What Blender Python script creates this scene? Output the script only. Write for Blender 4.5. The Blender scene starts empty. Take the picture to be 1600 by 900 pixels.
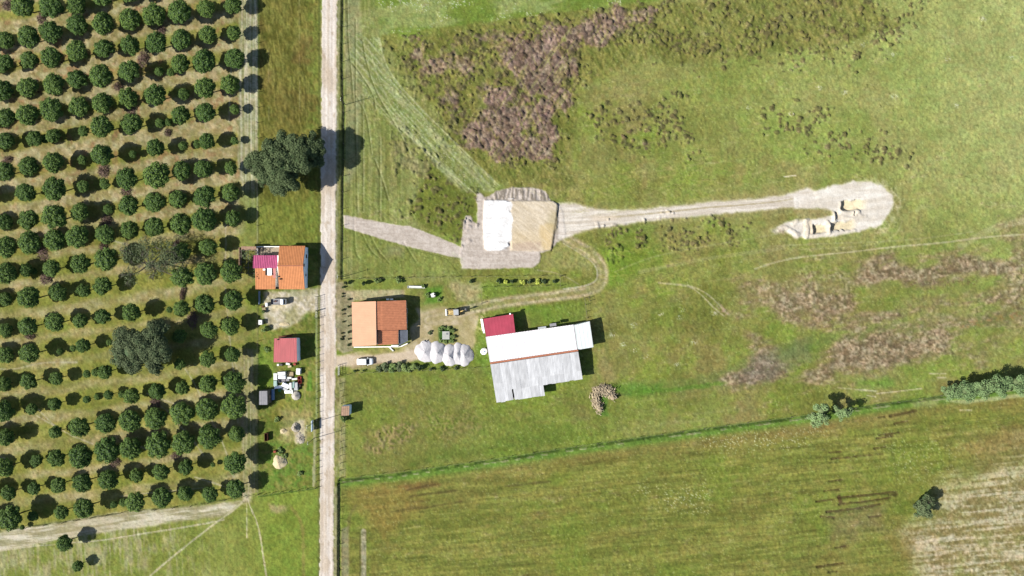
import bpy, bmesh, math, random
import numpy as np
from mathutils import Vector, Matrix

# ------------------------------------------------------------------ camera, sky, sun, exposure
SC = bpy.context.scene
H = 170.67            # camera height in metres
S = 0.16              # metres of ground per photograph pixel
EXPOSURE = 1.30
SUN_ELEV = 39.0
SUN_AZ = math.atan2(-0.28, -0.96)      # direction towards the sun, from +X
cam_data = bpy.data.cameras.new('camera'); cam = bpy.data.objects.new('camera', cam_data)
SC.collection.objects.link(cam); SC.camera = cam
cam.location = (0, 0, H); cam.rotation_euler = (0, 0, 0)
cam_data.sensor_width = 36; cam_data.lens = 24; cam_data.clip_start = 1; cam_data.clip_end = 6000
W = bpy.data.worlds.new('World'); SC.world = W; W.use_nodes = True
wn = W.node_tree.nodes; wn.clear()
sky = wn.new('ShaderNodeTexSky'); sky.sky_type = 'NISHITA'; sky.sun_disc = False
sky.sun_elevation = math.radians(SUN_ELEV)
sky.sun_rotation = math.pi/2 - SUN_AZ
sky.altitude = 100; sky.air_density = 1.0; sky.dust_density = 1.0
bg = wn.new('ShaderNodeBackground'); bg.inputs['Strength'].default_value = 0.066
wo = wn.new('ShaderNodeOutputWorld')
W.node_tree.links.new(sky.outputs[0], bg.inputs[0]); W.node_tree.links.new(bg.outputs[0], wo.inputs[0])
sun_d = bpy.data.lights.new('sun', 'SUN'); sun_d.energy = 4.45; sun_d.angle = math.radians(0.55); sun_d.color = (1.0, 0.955, 0.88)
sun = bpy.data.objects.new('sun', sun_d); SC.collection.objects.link(sun); sun.location = (-60, -20, 90)
ce, se = math.cos(math.radians(SUN_ELEV)), math.sin(math.radians(SUN_ELEV))
to_sun = Vector((ce*math.cos(SUN_AZ), ce*math.sin(SUN_AZ), se))
sun.rotation_euler = to_sun.to_track_quat('Z', 'Y').to_euler()
SC.view_settings.view_transform = 'Standard'; SC.view_settings.look = 'None'
SC.view_settings.exposure = EXPOSURE; SC.view_settings.gamma = 1.0; SC.view_settings.use_curve_mapping = False
SC.render.resolution_x = 1024; SC.render.resolution_y = 576

# ------------------------------------------------------------------ colour helpers
KL = 2.45             # how bright a white surface in full sun shows at this exposure
def lin(c):
    c = c/255.0
    return c/12.92 if c <= 0.04045 else ((c+0.055)/1.055)**2.4
def alb(rgb):
    return tuple(min(0.82, lin(v)/KL) for v in rgb)
_lut = np.array([lin(i) for i in range(257)])

# ------------------------------------------------------------------ numpy noise
def hash_tab(seed):
    return np.random.RandomState(seed).rand(256, 256).astype(np.float32)
def vnoise(x, y, seed):
    T = hash_tab(seed)
    xi = np.floor(x).astype(np.int32); yi = np.floor(y).astype(np.int32)
    fx = (x-xi).astype(np.float32); fy = (y-yi).astype(np.float32)
    fx = fx*fx*(3-2*fx); fy = fy*fy*(3-2*fy)
    x0 = xi & 255; x1 = (xi+1) & 255; y0 = yi & 255; y1 = (yi+1) & 255
    a = T[y0, x0]; b = T[y0, x1]; c = T[y1, x0]; d = T[y1, x1]
    return (a+(b-a)*fx)*(1-fy) + (c+(d-c)*fx)*fy
def fbm(x, y, scale, octs=4, seed=0, ang=0.0, stretch=1.0, gain=0.55):
    """0..1 noise; scale in photograph pixels; stretch elongates along ang."""
    ca, sa = math.cos(ang), math.sin(ang)
    u = (x*ca + y*sa)/(scale*stretch); v = (-x*sa + y*ca)/scale
    t = np.zeros_like(x); amp = 1.0; tot = 0
    for o in range(octs):
        t += amp*vnoise(u+17.3*o, v+9.1*o, seed*31+o); tot += amp
        amp *= gain; u = u*2.03; v = v*2.03
    return t/tot
def sstep(a, b, x):
    t = np.clip((x-a)/(b-a), 0, 1); return t*t*(3-2*t)
def worley(x, y, scale, seed):
    u = x/scale; v = y/scale
    xi = np.floor(u).astype(np.int32); yi = np.floor(v).astype(np.int32)
    A = hash_tab(seed); B = hash_tab(seed+1)
    best = np.full(x.shape, 9.0, np.float32); cid = best.copy()*0; R_ = hash_tab(seed+2)
    for dx in (-1, 0, 1):
        for dy in (-1, 0, 1):
            cx = xi+dx; cy = yi+dy
            px = cx + A[cy & 255, cx & 255]; py = cy + B[cy & 255, cx & 255]
            d = np.sqrt((u-px)**2+(v-py)**2).astype(np.float32)
            cid = np.where(d < best, R_[cy & 255, cx & 255], cid); best = np.minimum(best, d)
    return best, cid
def poly_sd(x, y, pts):
    """signed distance, positive inside, photograph pixels"""
    d = np.full(x.shape, 1e9, np.float32); ins = np.zeros(x.shape, bool)
    n = len(pts)
    for i in range(n):
        x0, y0 = pts[i]; x1, y1 = pts[(i+1) % n]
        ex, ey = x1-x0, y1-y0
        t = np.clip(((x-x0)*ex+(y-y0)*ey)/(ex*ex+ey*ey+1e-9), 0, 1)
        d = np.minimum(d, (x-x0-t*ex)**2+(y-y0-t*ey)**2)
        if y0 != y1:
            c = ((y0 > y) != (y1 > y)) & (x < (x1-x0)*(y-y0)/(y1-y0)+x0)
            ins ^= c
    d = np.sqrt(d)
    return np.where(ins, d, -d)
def line_d(x, y, pts):
    """signed side distance to an open polyline, and how far along it"""
    d = np.full(x.shape, 1e9, np.float32); s = np.zeros_like(x); side = np.zeros_like(x); acc = 0.0
    for i in range(len(pts)-1):
        x0, y0 = pts[i]; x1, y1 = pts[i+1]
        ex, ey = x1-x0, y1-y0; L = math.hypot(ex, ey)
        t = np.clip(((x-x0)*ex+(y-y0)*ey)/(L*L), 0, 1)
        q = np.sqrt((x-x0-t*ex)**2+(y-y0-t*ey)**2)
        m = q < d
        d = np.where(m, q, d); s = np.where(m, acc+t*L, s)
        side = np.where(m, np.sign((x-x0)*ey-(y-y0)*ex), side); acc += L
    return d, s, side
def smooth_pts(pts, n=3):
    for _ in range(n):
        q = [pts[0]]
        for a, b in zip(pts[:-1], pts[1:]):
            q += [(a[0]*.75+b[0]*.25, a[1]*.75+b[1]*.25), (a[0]*.25+b[0]*.75, a[1]*.25+b[1]*.75)]
        q.append(pts[-1]); pts = q
    return pts

# ------------------------------------------------------------------ materials
MATS = {}
def new_mat(name):
    m = bpy.data.materials.new(name); m.use_nodes = True
    nt = m.node_tree; nt.nodes.clear()
    o = nt.nodes.new('ShaderNodeOutputMaterial'); b = nt.nodes.new('ShaderNodeBsdfPrincipled')
    nt.links.new(b.outputs[0], o.inputs[0])
    return m, nt, b
def mat(name, rgb, rough=0.85, var=0.18, scale=2.0, metal=0.0, rgb2=None, bump=0.0, obj_var=0.0, streak=None, raw=None):
    """plain surface: base colour broken up by noise (wear, dirt), optional per-object tone"""
    if name in MATS: return MATS[name]
    m, nt, b = new_mat(name); N = nt.nodes; L = nt.links
    tc = N.new('ShaderNodeTexCoord'); mp = N.new('ShaderNodeMapping')
    L.new(tc.outputs['Object'], mp.inputs[0])
    if streak: mp.inputs['Scale'].default_value = streak
    nz = N.new('ShaderNodeTexNoise'); nz.inputs['Scale'].default_value = scale; nz.inputs['Detail'].default_value = 5
    L.new(mp.outputs[0], nz.inputs['Vector'])
    c = raw or alb(rgb); c2 = alb(rgb2) if rgb2 else tuple(v*(1-var) for v in c)
    c1 = c if rgb2 else tuple(min(.85, v*(1+var*.6)) for v in c)
    rp = N.new('ShaderNodeValToRGB'); rp.color_ramp.elements[0].position = 0.32; rp.color_ramp.elements[1].position = 0.68
    rp.color_ramp.elements[0].color = (*c2, 1); rp.color_ramp.elements[1].color = (*c1, 1)
    L.new(nz.outputs['Fac'], rp.inputs[0]); out = rp.outputs[0]
    if obj_var:
        oi = N.new('ShaderNodeObjectInfo'); mr = N.new('ShaderNodeMapRange')
        mr.inputs['To Min'].default_value = 1-obj_var; mr.inputs['To Max'].default_value = 1+obj_var
        L.new(oi.outputs['Random'], mr.inputs['Value'])
        mx = N.new('ShaderNodeVectorMath'); mx.operation = 'SCALE'
        L.new(out, mx.inputs[0]); L.new(mr.outputs[0], mx.inputs['Scale']); out = mx.outputs[0]
    L.new(out, b.inputs['Base Color'])
    b.inputs['Roughness'].default_value = rough; b.inputs['Metallic'].default_value = metal
    if 'Specular IOR Level' in b.inputs: b.inputs['Specular IOR Level'].default_value = 0.3 if rough > .5 else 0.5
    if bump:
        bp = N.new('ShaderNodeBump'); bp.inputs['Strength'].default_value = bump; bp.inputs['Distance'].default_value = 0.1
        L.new(nz.outputs['Fac'], bp.inputs['Height']); L.new(bp.outputs[0], b.inputs['Normal'])
    MATS[name] = m; return m
def leaf_mat(name, c1, c2, trans=0.12):
    """foliage: two real leaf greens mixed leaf by leaf and tree by tree"""
    m, nt, b = new_mat(name); N = nt.nodes; L = nt.links
    geo = N.new('ShaderNodeNewGeometry'); oi = N.new('ShaderNodeObjectInfo')
    ad = N.new('ShaderNodeMath'); ad.operation = 'MULTIPLY_ADD'
    L.new(oi.outputs['Random'], ad.inputs[0]); ad.inputs[1].default_value = 0.5
    s = N.new('ShaderNodeMath'); s.operation = 'MULTIPLY'; s.inputs[1].default_value = 0.5
    L.new(geo.outputs['Random Per Island'], s.inputs[0]); L.new(s.outputs[0], ad.inputs[2])
    mx = N.new('ShaderNodeMix'); mx.data_type = 'RGBA'
    L.new(ad.outputs[0], mx.inputs[0]); mx.inputs[6].default_value = (*c1, 1); mx.inputs[7].default_value = (*c2, 1)
    L.new(mx.outputs[2], b.inputs['Base Color']); b.inputs['Roughness'].default_value = 0.75
    b.inputs['Specular IOR Level'].default_value = 0.15
    tr = N.new('ShaderNodeBsdfTranslucent'); L.new(mx.outputs[2], tr.inputs[0])
    ms = N.new('ShaderNodeMixShader'); ms.inputs[0].default_value = trans
    o = [n for n in N if n.type == 'OUTPUT_MATERIAL'][0]
    L.new(b.outputs[0], ms.inputs[1]); L.new(tr.outputs[0], ms.inputs[2]); L.new(ms.outputs[0], o.inputs[0])
    return m

# ------------------------------------------------------------------ the ground: one relief, cut into named sheets
def build_ground():
    stp = 1.5
    xs = np.arange(-69, 1669+stp/2, stp, dtype=np.float32); ys = np.arange(-69, 969+stp/2, stp, dtype=np.float32)
    far = [90, 160, 300, 600, 1200, 2600, 5500, 11000]
    xs = np.concatenate([[-69-f for f in far[::-1]], xs, [1669+f for f in far]]).astype(np.float32)
    ys = np.concatenate([[-69-f for f in far[::-1]], ys, [969+f for f in far]]).astype(np.float32)
    nx, ny = len(xs), len(ys)
    gx, gy = np.meshgrid(xs, ys); x = gx.ravel(); y = gy.ravel(); n = x.size
    rng = np.random.RandomState(5)
    r1 = rng.rand(n).astype(np.float32); r2 = rng.rand(n).astype(np.float32)
    C = np.zeros((n, 3), np.float32); Z = np.zeros(n, np.float32)
    ID = np.zeros(n, np.int8)
    col = lambda *c: np.array(c, np.float32)
    def mix(mask, c):
        nonlocal C
        mask = np.asarray(mask, np.float32); k = np.flatnonzero(mask > .003)
        if not len(k): return
        m = np.minimum(mask[k], 1)[:, None]
        C[k] = C[k]*(1-m) + (c[k] if isinstance(c, np.ndarray) and c.ndim == 2 else col(*c)[None, :])*m
    def window(pts, pad):
        px = [p[0] for p in pts]; py = [p[1] for p in pts]
        i0, i1 = np.searchsorted(xs, [min(px)-pad, max(px)+pad]); j0, j1 = np.searchsorted(ys, [min(py)-pad, max(py)+pad])
        return (np.arange(j0, j1)[:, None]*nx + np.arange(i0, i1)[None, :]).ravel()
    def two(a, b, t): return col(*a)[None]*(1-t[:, None]) + col(*b)[None]*t[:, None]
    def area(pts, soft=3, wob=6, ws=14, seed=3, wseed=None):
        k = window(pts, soft+wob+2); out = np.zeros(n, np.float32); xk, yk = x[k], y[k]
        d = poly_sd(xk, yk, pts)
        if wob: d = d + (fbm(xk, yk, ws, 3, seed)-0.5)*2*wob
        out[k] = sstep(-soft, soft, d); return out
    def stroke(pts, w, soft=1.0, wob=0.0, seed=9, sm=3, off=None):
        k = window(pts, w+soft+wob+abs(off or 0)+2); out = np.zeros(n, np.float32); xk, yk = x[k], y[k]
        d, s, side = line_d(xk, yk, smooth_pts(pts, sm))
        if off is not None: d = np.abs(d*side-off)
        if wob: d = d + (fbm(xk, yk, 7, 2, seed)-0.5)*2*wob
        out[k] = 1-sstep(w/2-soft*.5, w/2+soft*.5, d); return out
    def lined(pts, pad):
        k = window(pts, pad); d = np.full(n, 1e3, np.float32); s = np.zeros(n, np.float32); sd = np.ones(n, np.float32)
        d[k], s[k], sd[k] = line_d(x[k], y[k], pts); return d, s, sd
    def polyd(pts, pad):
        k = window(pts, pad); d = np.full(n, -1e3, np.float32); d[k] = poly_sd(x[k], y[k], pts); return d
    n1 = fbm(x, y, 90, 5, 1); n2 = fbm(x, y, 30, 4, 2); n3 = fbm(x, y, 9, 3, 3); n4 = fbm(x, y, 3.5, 2, 4)
    f10 = fbm(x, y, 4, 4, 6, ang=-0.10, stretch=14)     # long furrow streaks, gently rising to the right
    f10b = fbm(x, y, 14, 4, 7, ang=-0.10, stretch=7)
    # ---- pasture
    C[:] = two((117, 124, 60), (151, 155, 88), sstep(.25, .75, n1*.45+n2*.3+f10b*.25))
    mix(sstep(.5, .72, n2)*.55, (118, 142, 54)); mix(sstep(.54, .70, fbm(x, y, 55, 5, 12))*.55, (146, 132, 88)); mix(sstep(.52, .68, fbm(x, y, 110, 5, 16))*.5, (118, 148, 58))
    mix(sstep(.52, .72, fbm(x, y, 70, 5, 14, ang=-.15, stretch=1.8))*.4, (150, 142, 96)); mix(sstep(.55, .7, fbm(x, y, 45, 4, 15))*.35, (112, 140, 52))
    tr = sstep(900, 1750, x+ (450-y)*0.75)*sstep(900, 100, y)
    mix(tr*.62, two((158, 170, 100), (177, 184, 122), n2));  # haze towards the upper right, painted in as paler grass
    mix(sstep(1300, 1650, x)*sstep(520, 200, y)*.45, (190, 196, 138))  # more haze brightening near the right edge, put into the grass colour
    # light tyre-brushed streaks across the pasture
    mix(sstep(.58, .8, f10)*.3*(x > 540), (164, 166, 112))
    # ---- pale green meadow at the top
    m = area([(560, -80), (1040, -80), (1030, 0), (800, 30), (590, 56), (560, 56)], 2, 2)
    mix(m*.85, two((116, 142, 62), (152, 166, 104), sstep(.40, .65, fbm(x, y, 22, 4, 20, ang=-.15, stretch=3))))
    mix(m*sstep(.82, .95, r1)*sstep(.5, .6, n2), (196, 204, 168))
    # ---- tall rough grass with ploughed clods
    rough_area = area([(590, 62), (800, 32), (1010, 4), (1100, 0), (1330, -20), (1400, 40), (1300, 80), (1150, 90), (1000, 95), (905, 130),
                       (885, 250), (900, 290), (760, 290), (690, 215), (640, 150), (606, 110)], 6, 12, 30)
    mix(rough_area*.75, two((104, 112, 56), (140, 138, 78), sstep(.3, .7, fbm(x, y, 5, 3, 22, ang=1.1, stretch=4))))
    south_rough = area([(612, 205), (640, 205), (700, 250), (752, 305), (740, 340), (725, 380), (655, 345), (620, 300)], 5, 8, 20)
    mix(south_rough*.8, two((98, 110, 50), (128, 136, 66), n3))
    clod = np.zeros(n, np.float32)
    for pts, dens, wob in (([(835, 50), (1005, 5), (1030, 14), (990, 45), (915, 75), (905, 105), (880, 160), (868, 200), (862, 248), (800, 252), (750, 245), (720, 205), (750, 170), (790, 130), (800, 80)], 1.0, 16),
                      ([(612, 85), (830, 40), (830, 200), (760, 240), (700, 200), (630, 120)], .60, 20),
                      ([(990, 0), (1330, -30), (1440, 20), (1330, 95), (1120, 100), (1010, 90)], .36, 30),
                      ([(615, 210), (650, 215), (690, 245), (660, 270), (618, 270)], .8, 10),
                      ([(940, 160), (1060, 165), (1090, 220), (960, 240)], .50, 24),
                      ([(1190, 170), (1310, 190), (1440, 235), (1330, 245), (1220, 210)], .40, 22),
                      ([(930, 350), (1160, 350), (1140, 385), (950, 395)], .42, 20),
                      ([(615, 255), (750, 300), (730, 370), (640, 330)], .36, 20)):
        d = polyd(pts, 60) + (n2-.5)*2*wob*1.5
        clod = np.maximum(clod, sstep(-20, 12, d)*dens)
    b1, bid = worley(x+9*n3+8*n2, y+9*n2, 13.0, 71); c1, cidn = worley(x+6*n3, y+6*n2, 6.4, 75)
    pick = fbm(x, y, 20, 3, 33); dens = np.clip(clod + (pick-.5)*1.5*(clod > .05)*(1-sstep(.8, .98, clod)), 0, 1)
    pm = np.clip(clod + (fbm(x, y, 26, 4, 34)-.5)*1.7*(clod > .03), 0, 1.2); soil = sstep(.62, .95, pm)*sstep(.3, .7, clod)
    mix(soil*.85, two((124, 102, 90), (178, 154, 142), sstep(.3, .7, n4*.5+fbm(x, y, 18, 3, 41)*.5)))
    mb_ = np.clip(1-b1/(.34+.30*bid), 0, 1)*(bid*1.05 < dens*1.1); ms_ = np.clip(1-c1/(.36+.25*cidn), 0, 1)*((1-cidn) < dens*.75)
    mound = np.maximum(mb_, ms_*.6)
    cover = sstep(.04, .30, mound)
    tid = np.where(mb_ > ms_*.6, bid, cidn)
    dk = sstep(.50, .95, pm)*sstep(.3, .5, clod); tone_ = two((84, 84, 56), (124, 112, 84), np.mod(tid*7.3, 1)*.5+n4*.5)*(1-dk[:, None]) + two((92, 76, 64), (156, 134, 122), np.mod(tid*7.3, 1)*.5+n4*.5)*dk[:, None]
    mix(cover*(.6+.3*dens), tone_)
    mix(sstep(.6, .8, fbm(x, y, 22, 3, 42))*sstep(.7, .95, clod)*.5, (184, 152, 146))
    Z += mound**.8*.62*(.35+.9*np.mod(tid*5.1, 1))
    # ridges left by the plough, in straight dark/light lines
    mix(rough_area*sstep(.62, .78, fbm(x, y, 2.6, 2, 44, ang=-0.95, stretch=16))*.55, (160, 160, 100))
    mix(rough_area*sstep(.64, .8, fbm(x, y, 2.6, 2, 45, ang=1.15, stretch=14))*.4, (150, 150, 84))
    Z += rough_area*(fbm(x, y, 3.2, 2, 46)-.5)*.28
    # ---- tracks between the road and the clods: mown swath
    lft = area([(536, -80), (566, -80), (600, 60), (700, 200), (640, 330), (720, 440), (536, 440)], 5, 3)
    mix(lft*.7, two((126, 135, 78), (156, 160, 106), sstep(.3, .7, fbm(x, y, 3, 3, 50, ang=1.57, stretch=22))))
    mix(area([(538, -20), (562, 0), (570, 120), (560, 260), (540, 300)], 6, 3)*.55, two((150, 150, 118), (172, 170, 140), n3))
    sw = area([(556, 55), (592, 60), (606, 112), (640, 152), (700, 215), (782, 290), (768, 300), (720, 300), (650, 225), (612, 196), (570, 150), (548, 100)], 3, 4)
    swn = fbm(x, y, 2.4, 3, 52, ang=0.83, stretch=20)
    mix(sw*.75, two((126, 140, 80), (174, 182, 138), sstep(.25, .75, swn))); Z += sw*(swn-.5)*.12
    mix(sw*sstep(.88, 1, r1)*.6, (205, 208, 180))
    for pts, w in (([(592, 60), (604, 108), (640, 152), (700, 212), (780, 290)], 2.2), ([(575, 70), (600, 150), (650, 225), (745, 305)], 1.6), ([(612, 190), (660, 230), (730, 300)], 1.6)):
        mix(stroke(pts, w, 1.5, .8)*.7, (188, 192, 150))
    for pts in ([(566, 62), (570, 90), (582, 132), (596, 160), (620, 200), (640, 240)], [(549, 98), (566, 120), (584, 150), (586, 170)], [(556, 150), (570, 175), (576, 205), (580, 240)],
                [(585, 250), (597, 280), (606, 312)], [(593, 215), (593, 350)], [(553, 340), (554, 395), (562, 405)], [(565, 365), (578, 392), (590, 402)], [(578, 368), (590, 392), (608, 412)],
                [(630, 378), (640, 395), (650, 410)], [(542, 0), (543, 60), (548, 110), (552, 160)], [(555, 30), (555, 220), (558, 330)], [(566, 150), (567, 330)]):
        s = stroke(pts, 1.7, 1.3, .5); mix(s*.62, (82, 90, 48)); Z -= s*.10
        mix(stroke(pts, 1.6, 1.4, .5, off=2.2)*.5, (176, 180, 140))
    hose = stroke([(610, 387), (655, 393), (695, 402), (708, 415), (718, 430)], 1.2, 1.0); mix(hose*.55, (72, 86, 46))
    mix(area([(606, 385), (630, 385), (628, 402), (606, 400)], 6, 4)*.6, (168, 152, 138))
    mix(area([(540, 356), (640, 372), (700, 400), (715, 430), (560, 432)], 6, 4)*.35, (126, 144, 66))
    # ---- south: cultivated field
    bnd = [(530, 751), (620, 742), (700, 730), (800, 716), (900, 700), (1000, 686), (1100, 672), (1200, 659), (1270, 650), (1370, 634), (1470, 621), (1600, 605), (1700, 590)]
    by = np.interp(x, [p[0] for p in bnd], [p[1] for p in bnd]).astype(np.float32)
    south = sstep(-2, 3, y-by)*sstep(528, 534, x)
    fc = two((116, 124, 60), (150, 154, 80), sstep(.3, .7, f10b*.45+f10*.55))
    C = C*(1-south[:, None]) + fc*south[:, None]
    mix(south*sstep(.5, .7, n1)*.5, (122, 136, 66)); mix(south*sstep(.55, .75, fbm(x, y, 60, 5, 61, ang=-.1, stretch=2.5))*.4, (138, 122, 76))
    mix(south*sstep(.52, .68, f10b)*.3, (128, 118, 68)); mix(south*sstep(.56, .64, fbm(x, y, 2.2, 3, 63, ang=-.10, stretch=26))*.35, (104, 108, 58)); mix(south*sstep(.55, .7, fbm(x, y, 80, 4, 62))*.5, (120, 142, 60))
    mix(south*sstep(.60, .85, f10)*.5, (158, 156, 90)); mix(south*sstep(.38, .24, f10)*sstep(.42, .6, n1)*.5, (100, 100, 54))
    Z += south*(f10-.5)*.3
    mix(south*sstep(42, 8, y-by)*sstep(700, 800, x)*.45, two((142, 112, 74), (160, 130, 96), n2))
    mix(south*sstep(20, 5, y-by)*.75, (116, 146, 66))
    g = area([(535, 765), (640, 750), (660, 790), (600, 840), (560, 800)], 12, 10, 30); mix(g*.45, (150, 122, 72))
    g = area([(620, 760), (655, 752), (690, 757), (650, 768)], 4, 3); mix(g*.6, (124, 96, 62))
    mix(stroke([(636, 766), (655, 761), (680, 757)], 3, 2, 1)*.6, (82, 68, 46))
    for pts in ([(640, 776), (715, 766)], [(640, 785), (670, 782)], [(655, 795), (720, 784)], [(790, 760), (860, 752)], [(610, 800), (660, 792)]):
        mix(stroke(pts, 3, 3, 1.5)*.5, (84, 76, 50))
    furrows = [([(1310, 778), (1345, 775), (1400, 769)], 4.2), ([(1311, 788), (1350, 784), (1392, 778)], 3), ([(1292, 800), (1340, 795), (1376, 788)], 3.2), ([(1275, 784), (1303, 780)], 3),
               ([(1390, 774), (1402, 773)], 3), ([(1358, 808), (1376, 806)], 3), ([(1283, 807), (1305, 809)], 2.4), ([(1296, 752), (1316, 750)], 2.2), ([(1288, 767), (1312, 765)], 2.4),
               ([(1367, 701), (1383, 698)], 3), ([(1300, 717), (1380, 709)], 2), ([(1370, 685), (1395, 681)], 3), ([(1372, 652), (1382, 651)], 3), ([(1392, 650), (1432, 642)], 4), ([(1305, 856), (1325, 853)], 3),
               ([(1278, 886), (1318, 880)], 3), ([(1296, 707), (1314, 706)], 2.4), ([(1398, 662), (1418, 658)], 2.2), ([(1375, 680), (1405, 676)], 2.4), ([(1295, 894), (1308, 893)], 2.4)]
    for pts, w in furrows:
        s = stroke(pts, w, 1.6, 1.2, sm=2); mix(s*sstep(.05, .35, n3)*.8, (84, 74, 48)); Z -= s*.25
    mix(stroke([(1311, 776), (1313, 784)], 6, 2)*.7, (92, 68, 50))
    mix(area([(1290, 800), (1380, 790), (1380, 830), (1300, 850)], 15, 12)*.35, (118, 102, 92))
    mix(stroke([(1392, 700), (1402, 740), (1400, 775)], 4, 4, 1)*.4, (90, 96, 50))
    pale = area([(1418, 826), (1470, 782), (1530, 735), (1600, 700), (1720, 660), (1720, 980), (1455, 980), (1430, 880)], 34, 30, 40)
    mix(pale*.85, two((146, 134, 92), (208, 196, 172), sstep(.34, .66, f10*.7+n4*.3)))
    mix(pale*sstep(.55, .75, n2)*sstep(760, 880, y)*.6, (132, 140, 78))
    mix(area([(1390, 820), (1440, 830), (1420, 880), (1380, 850)], 14, 10)*.3, (146, 120, 80))
    mix(area([(1500, 690), (1600, 660), (1680, 650), (1640, 690), (1540, 730)], 18, 14)*.4, (150, 126, 88))
    mix(stroke([(1432, 848), (1460, 845), (1490, 838)], 5, 3, 2)*.8, (214, 202, 176))
    wflow = area([(1000, 765), (1100, 760), (1105, 790), (1050, 800)], 20, 15) + area([(1090, 680), (1290, 670), (1260, 700), (1100, 705)], 15, 12) + area([(1380, 690), (1500, 700), (1480, 760), (1390, 740)], 30, 20)*.6
    mix(np.clip(wflow, 0, 1)*sstep(.86, .97, r2)*.8, (204, 206, 168))
    # boundary ditch with rank grass
    dd = np.abs(y-by + (n3-.5)*2)
    b_on = (x > 529)
    mix(sstep(9, 3, np.abs(y-by-3))*b_on*.7, (104, 142, 62))
    mix(sstep(2.6, .8, dd)*b_on*sstep(.30, .45, fbm(x, y, 8, 2, 66))*.85, (64, 88, 44)); Z -= sstep(3.4, .6, np.abs(y-by))*b_on*.45
    mix(sstep(1.4, .6, np.abs(y-by-3.2))*b_on*sstep(.5, .62, fbm(x, y, 10, 2, 67))*.7, (184, 184, 150))
    s = stroke([(533, 750), (580, 742)], 1.5, 1, .4, off=-5); mix(s*.6, (56, 66, 38))
    s = stroke([(1370, 611), (1310, 606)], 2, 2, .5); mix(s*.6, (210, 200, 170))
    for pts in ([(1336, 609), (1368, 611)], [(1370, 615), (1400, 612), (1440, 607)], [(1355, 618), (1368, 620)], [(1453, 584), (1478, 584)], [(1465, 590), (1478, 590)], [(1500, 641), (1518, 641)]):
        mix(stroke(pts, 1.8, 1.6, .6)*.8, (208, 198, 164))
    mix(area([(1330, 592), (1400, 590), (1400, 606), (1340, 604)], 8, 6)*.5, (96, 150, 52))
    mix(area([(1470, 626), (1540, 622), (1600, 614), (1600, 620), (1510, 632)], 2, 2)*.7, (190, 196, 150))
    mix(area([(1420, 628), (1470, 622), (1462, 634), (1430, 636)], 4, 3)*.5, (182, 176, 130))
    # ---- dried brown patches and the wet hollow on the right
    wet = stroke([(980, 606), (1060, 606), (1130, 590), (1200, 560), (1280, 535), (1370, 518), (1450, 512), (1640, 490)], 22, 16, 5)
    mix(wet*.45, two((92, 132, 54), (116, 122, 82), n2))
    mix(stroke([(1000, 612), (1080, 607), (1160, 592)], 6, 5, 2)*.55, (92, 138, 50))
    mix(stroke([(945, 618), (985, 616)], 3, 2, 1)*.6, (86, 92, 70))
    dry = np.zeros(n, np.float32); dfn = (fbm(x, y, 26, 4, 81, ang=-.15, stretch=2.5)-.5)*75
    for pts, k in (([(1150, 470), (1230, 455), (1330, 452), (1350, 485), (1290, 510), (1200, 500)], .8), ([(1190, 432), (1260, 425), (1290, 450), (1200, 455)], .6),
                   ([(1330, 430), (1420, 405), (1560, 390), (1600, 410), (1560, 435), (1450, 445), (1340, 448)], .9), ([(1310, 490), (1420, 472), (1590, 455), (1600, 475), (1450, 485), (1330, 506)], .7),
                   ([(1160, 510), (1210, 545), (1180, 580), (1150, 600), (1210, 605), (1230, 590), (1190, 560)], .75), ([(1245, 575), (1310, 540), (1380, 530), (1490, 520), (1480, 545), (1380, 575), (1260, 600)], .95),
                   ([(1140, 590), (1200, 575), (1225, 595), (1170, 606)], .8), ([(1480, 535), (1570, 520), (1560, 545), (1500, 555)], .55), ([(1180, 395), (1300, 385), (1400, 400), (1250, 420)], .25), ([(1330, 520), (1450, 495), (1610, 466), (1610, 500), (1450, 522)], .5), ([(1560, 330), (1620, 330), (1620, 470), (1550, 470)], .5), ([(1150, 432), (1345, 415), (1345, 505), (1150, 500)], .5), ([(1400, 470), (1600, 440), (1600, 460), (1420, 490)], .6)):
        d = polyd(pts, 60) + dfn
        dry = np.maximum(dry, sstep(-24, 22, d)*k)
    dn = fbm(x, y, 5, 3, 83, ang=-.2, stretch=2.2)
    dm = sstep(.18, .95, dry*.9+(dn-.5)*.9+(n2-.5)*.5+.10)
    mix(sstep(.05, .6, dry)*.45, (152, 140, 98)); mix(dm*.72, two((128, 108, 90), (194, 172, 156), sstep(.3, .7, n4*.6+n3*.4)))
    mix(dm*sstep(.55, .3, dn)*.55, (98, 82, 68)); Z += dm*(dn-.4)*.35
    mix(area([(1170, 560), (1260, 530), (1270, 560), (1200, 600), (1150, 600)], 12, 10)*.35, (124, 114, 112))
    mix(stroke([(1505, 510), (1545, 500), (1600, 490)], 8, 8, 3)*sstep(.45, .65, n4)*.45, (140, 100, 62))
    mix(stroke([(1420, 445), (1520, 440)], 12, 10, 4)*sstep(.5, .7, n4)*.5, (84, 66, 52))
    # ---- east of the houses
    yard_g = area([(536, 585), (760, 575), (775, 640), (900, 615), (960, 600), (1000, 660), (900, 695), (540, 745)], 8, 5)
    mix(yard_g*.5, two((108, 128, 56), (134, 142, 72), n3)); mix(yard_g*sstep(.5, .7, fbm(x, y, 25, 3, 90))*.4, (132, 124, 82))
    st = area([(568, 700), (590, 670), (640, 655), (655, 665), (640, 690), (590, 712)], 6, 5, 12)
    mix(st*sstep(.4, .6, n4)*.8, (148, 134, 96)); Z += st*(n4-.5)*.5
    st2 = area([(650, 640), (740, 640), (760, 670), (690, 690)], 8, 6, 12); mix(st2*sstep(.45, .65, n4)*.5, (146, 132, 92)); Z += st2*(n4-.5)*.3
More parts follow.
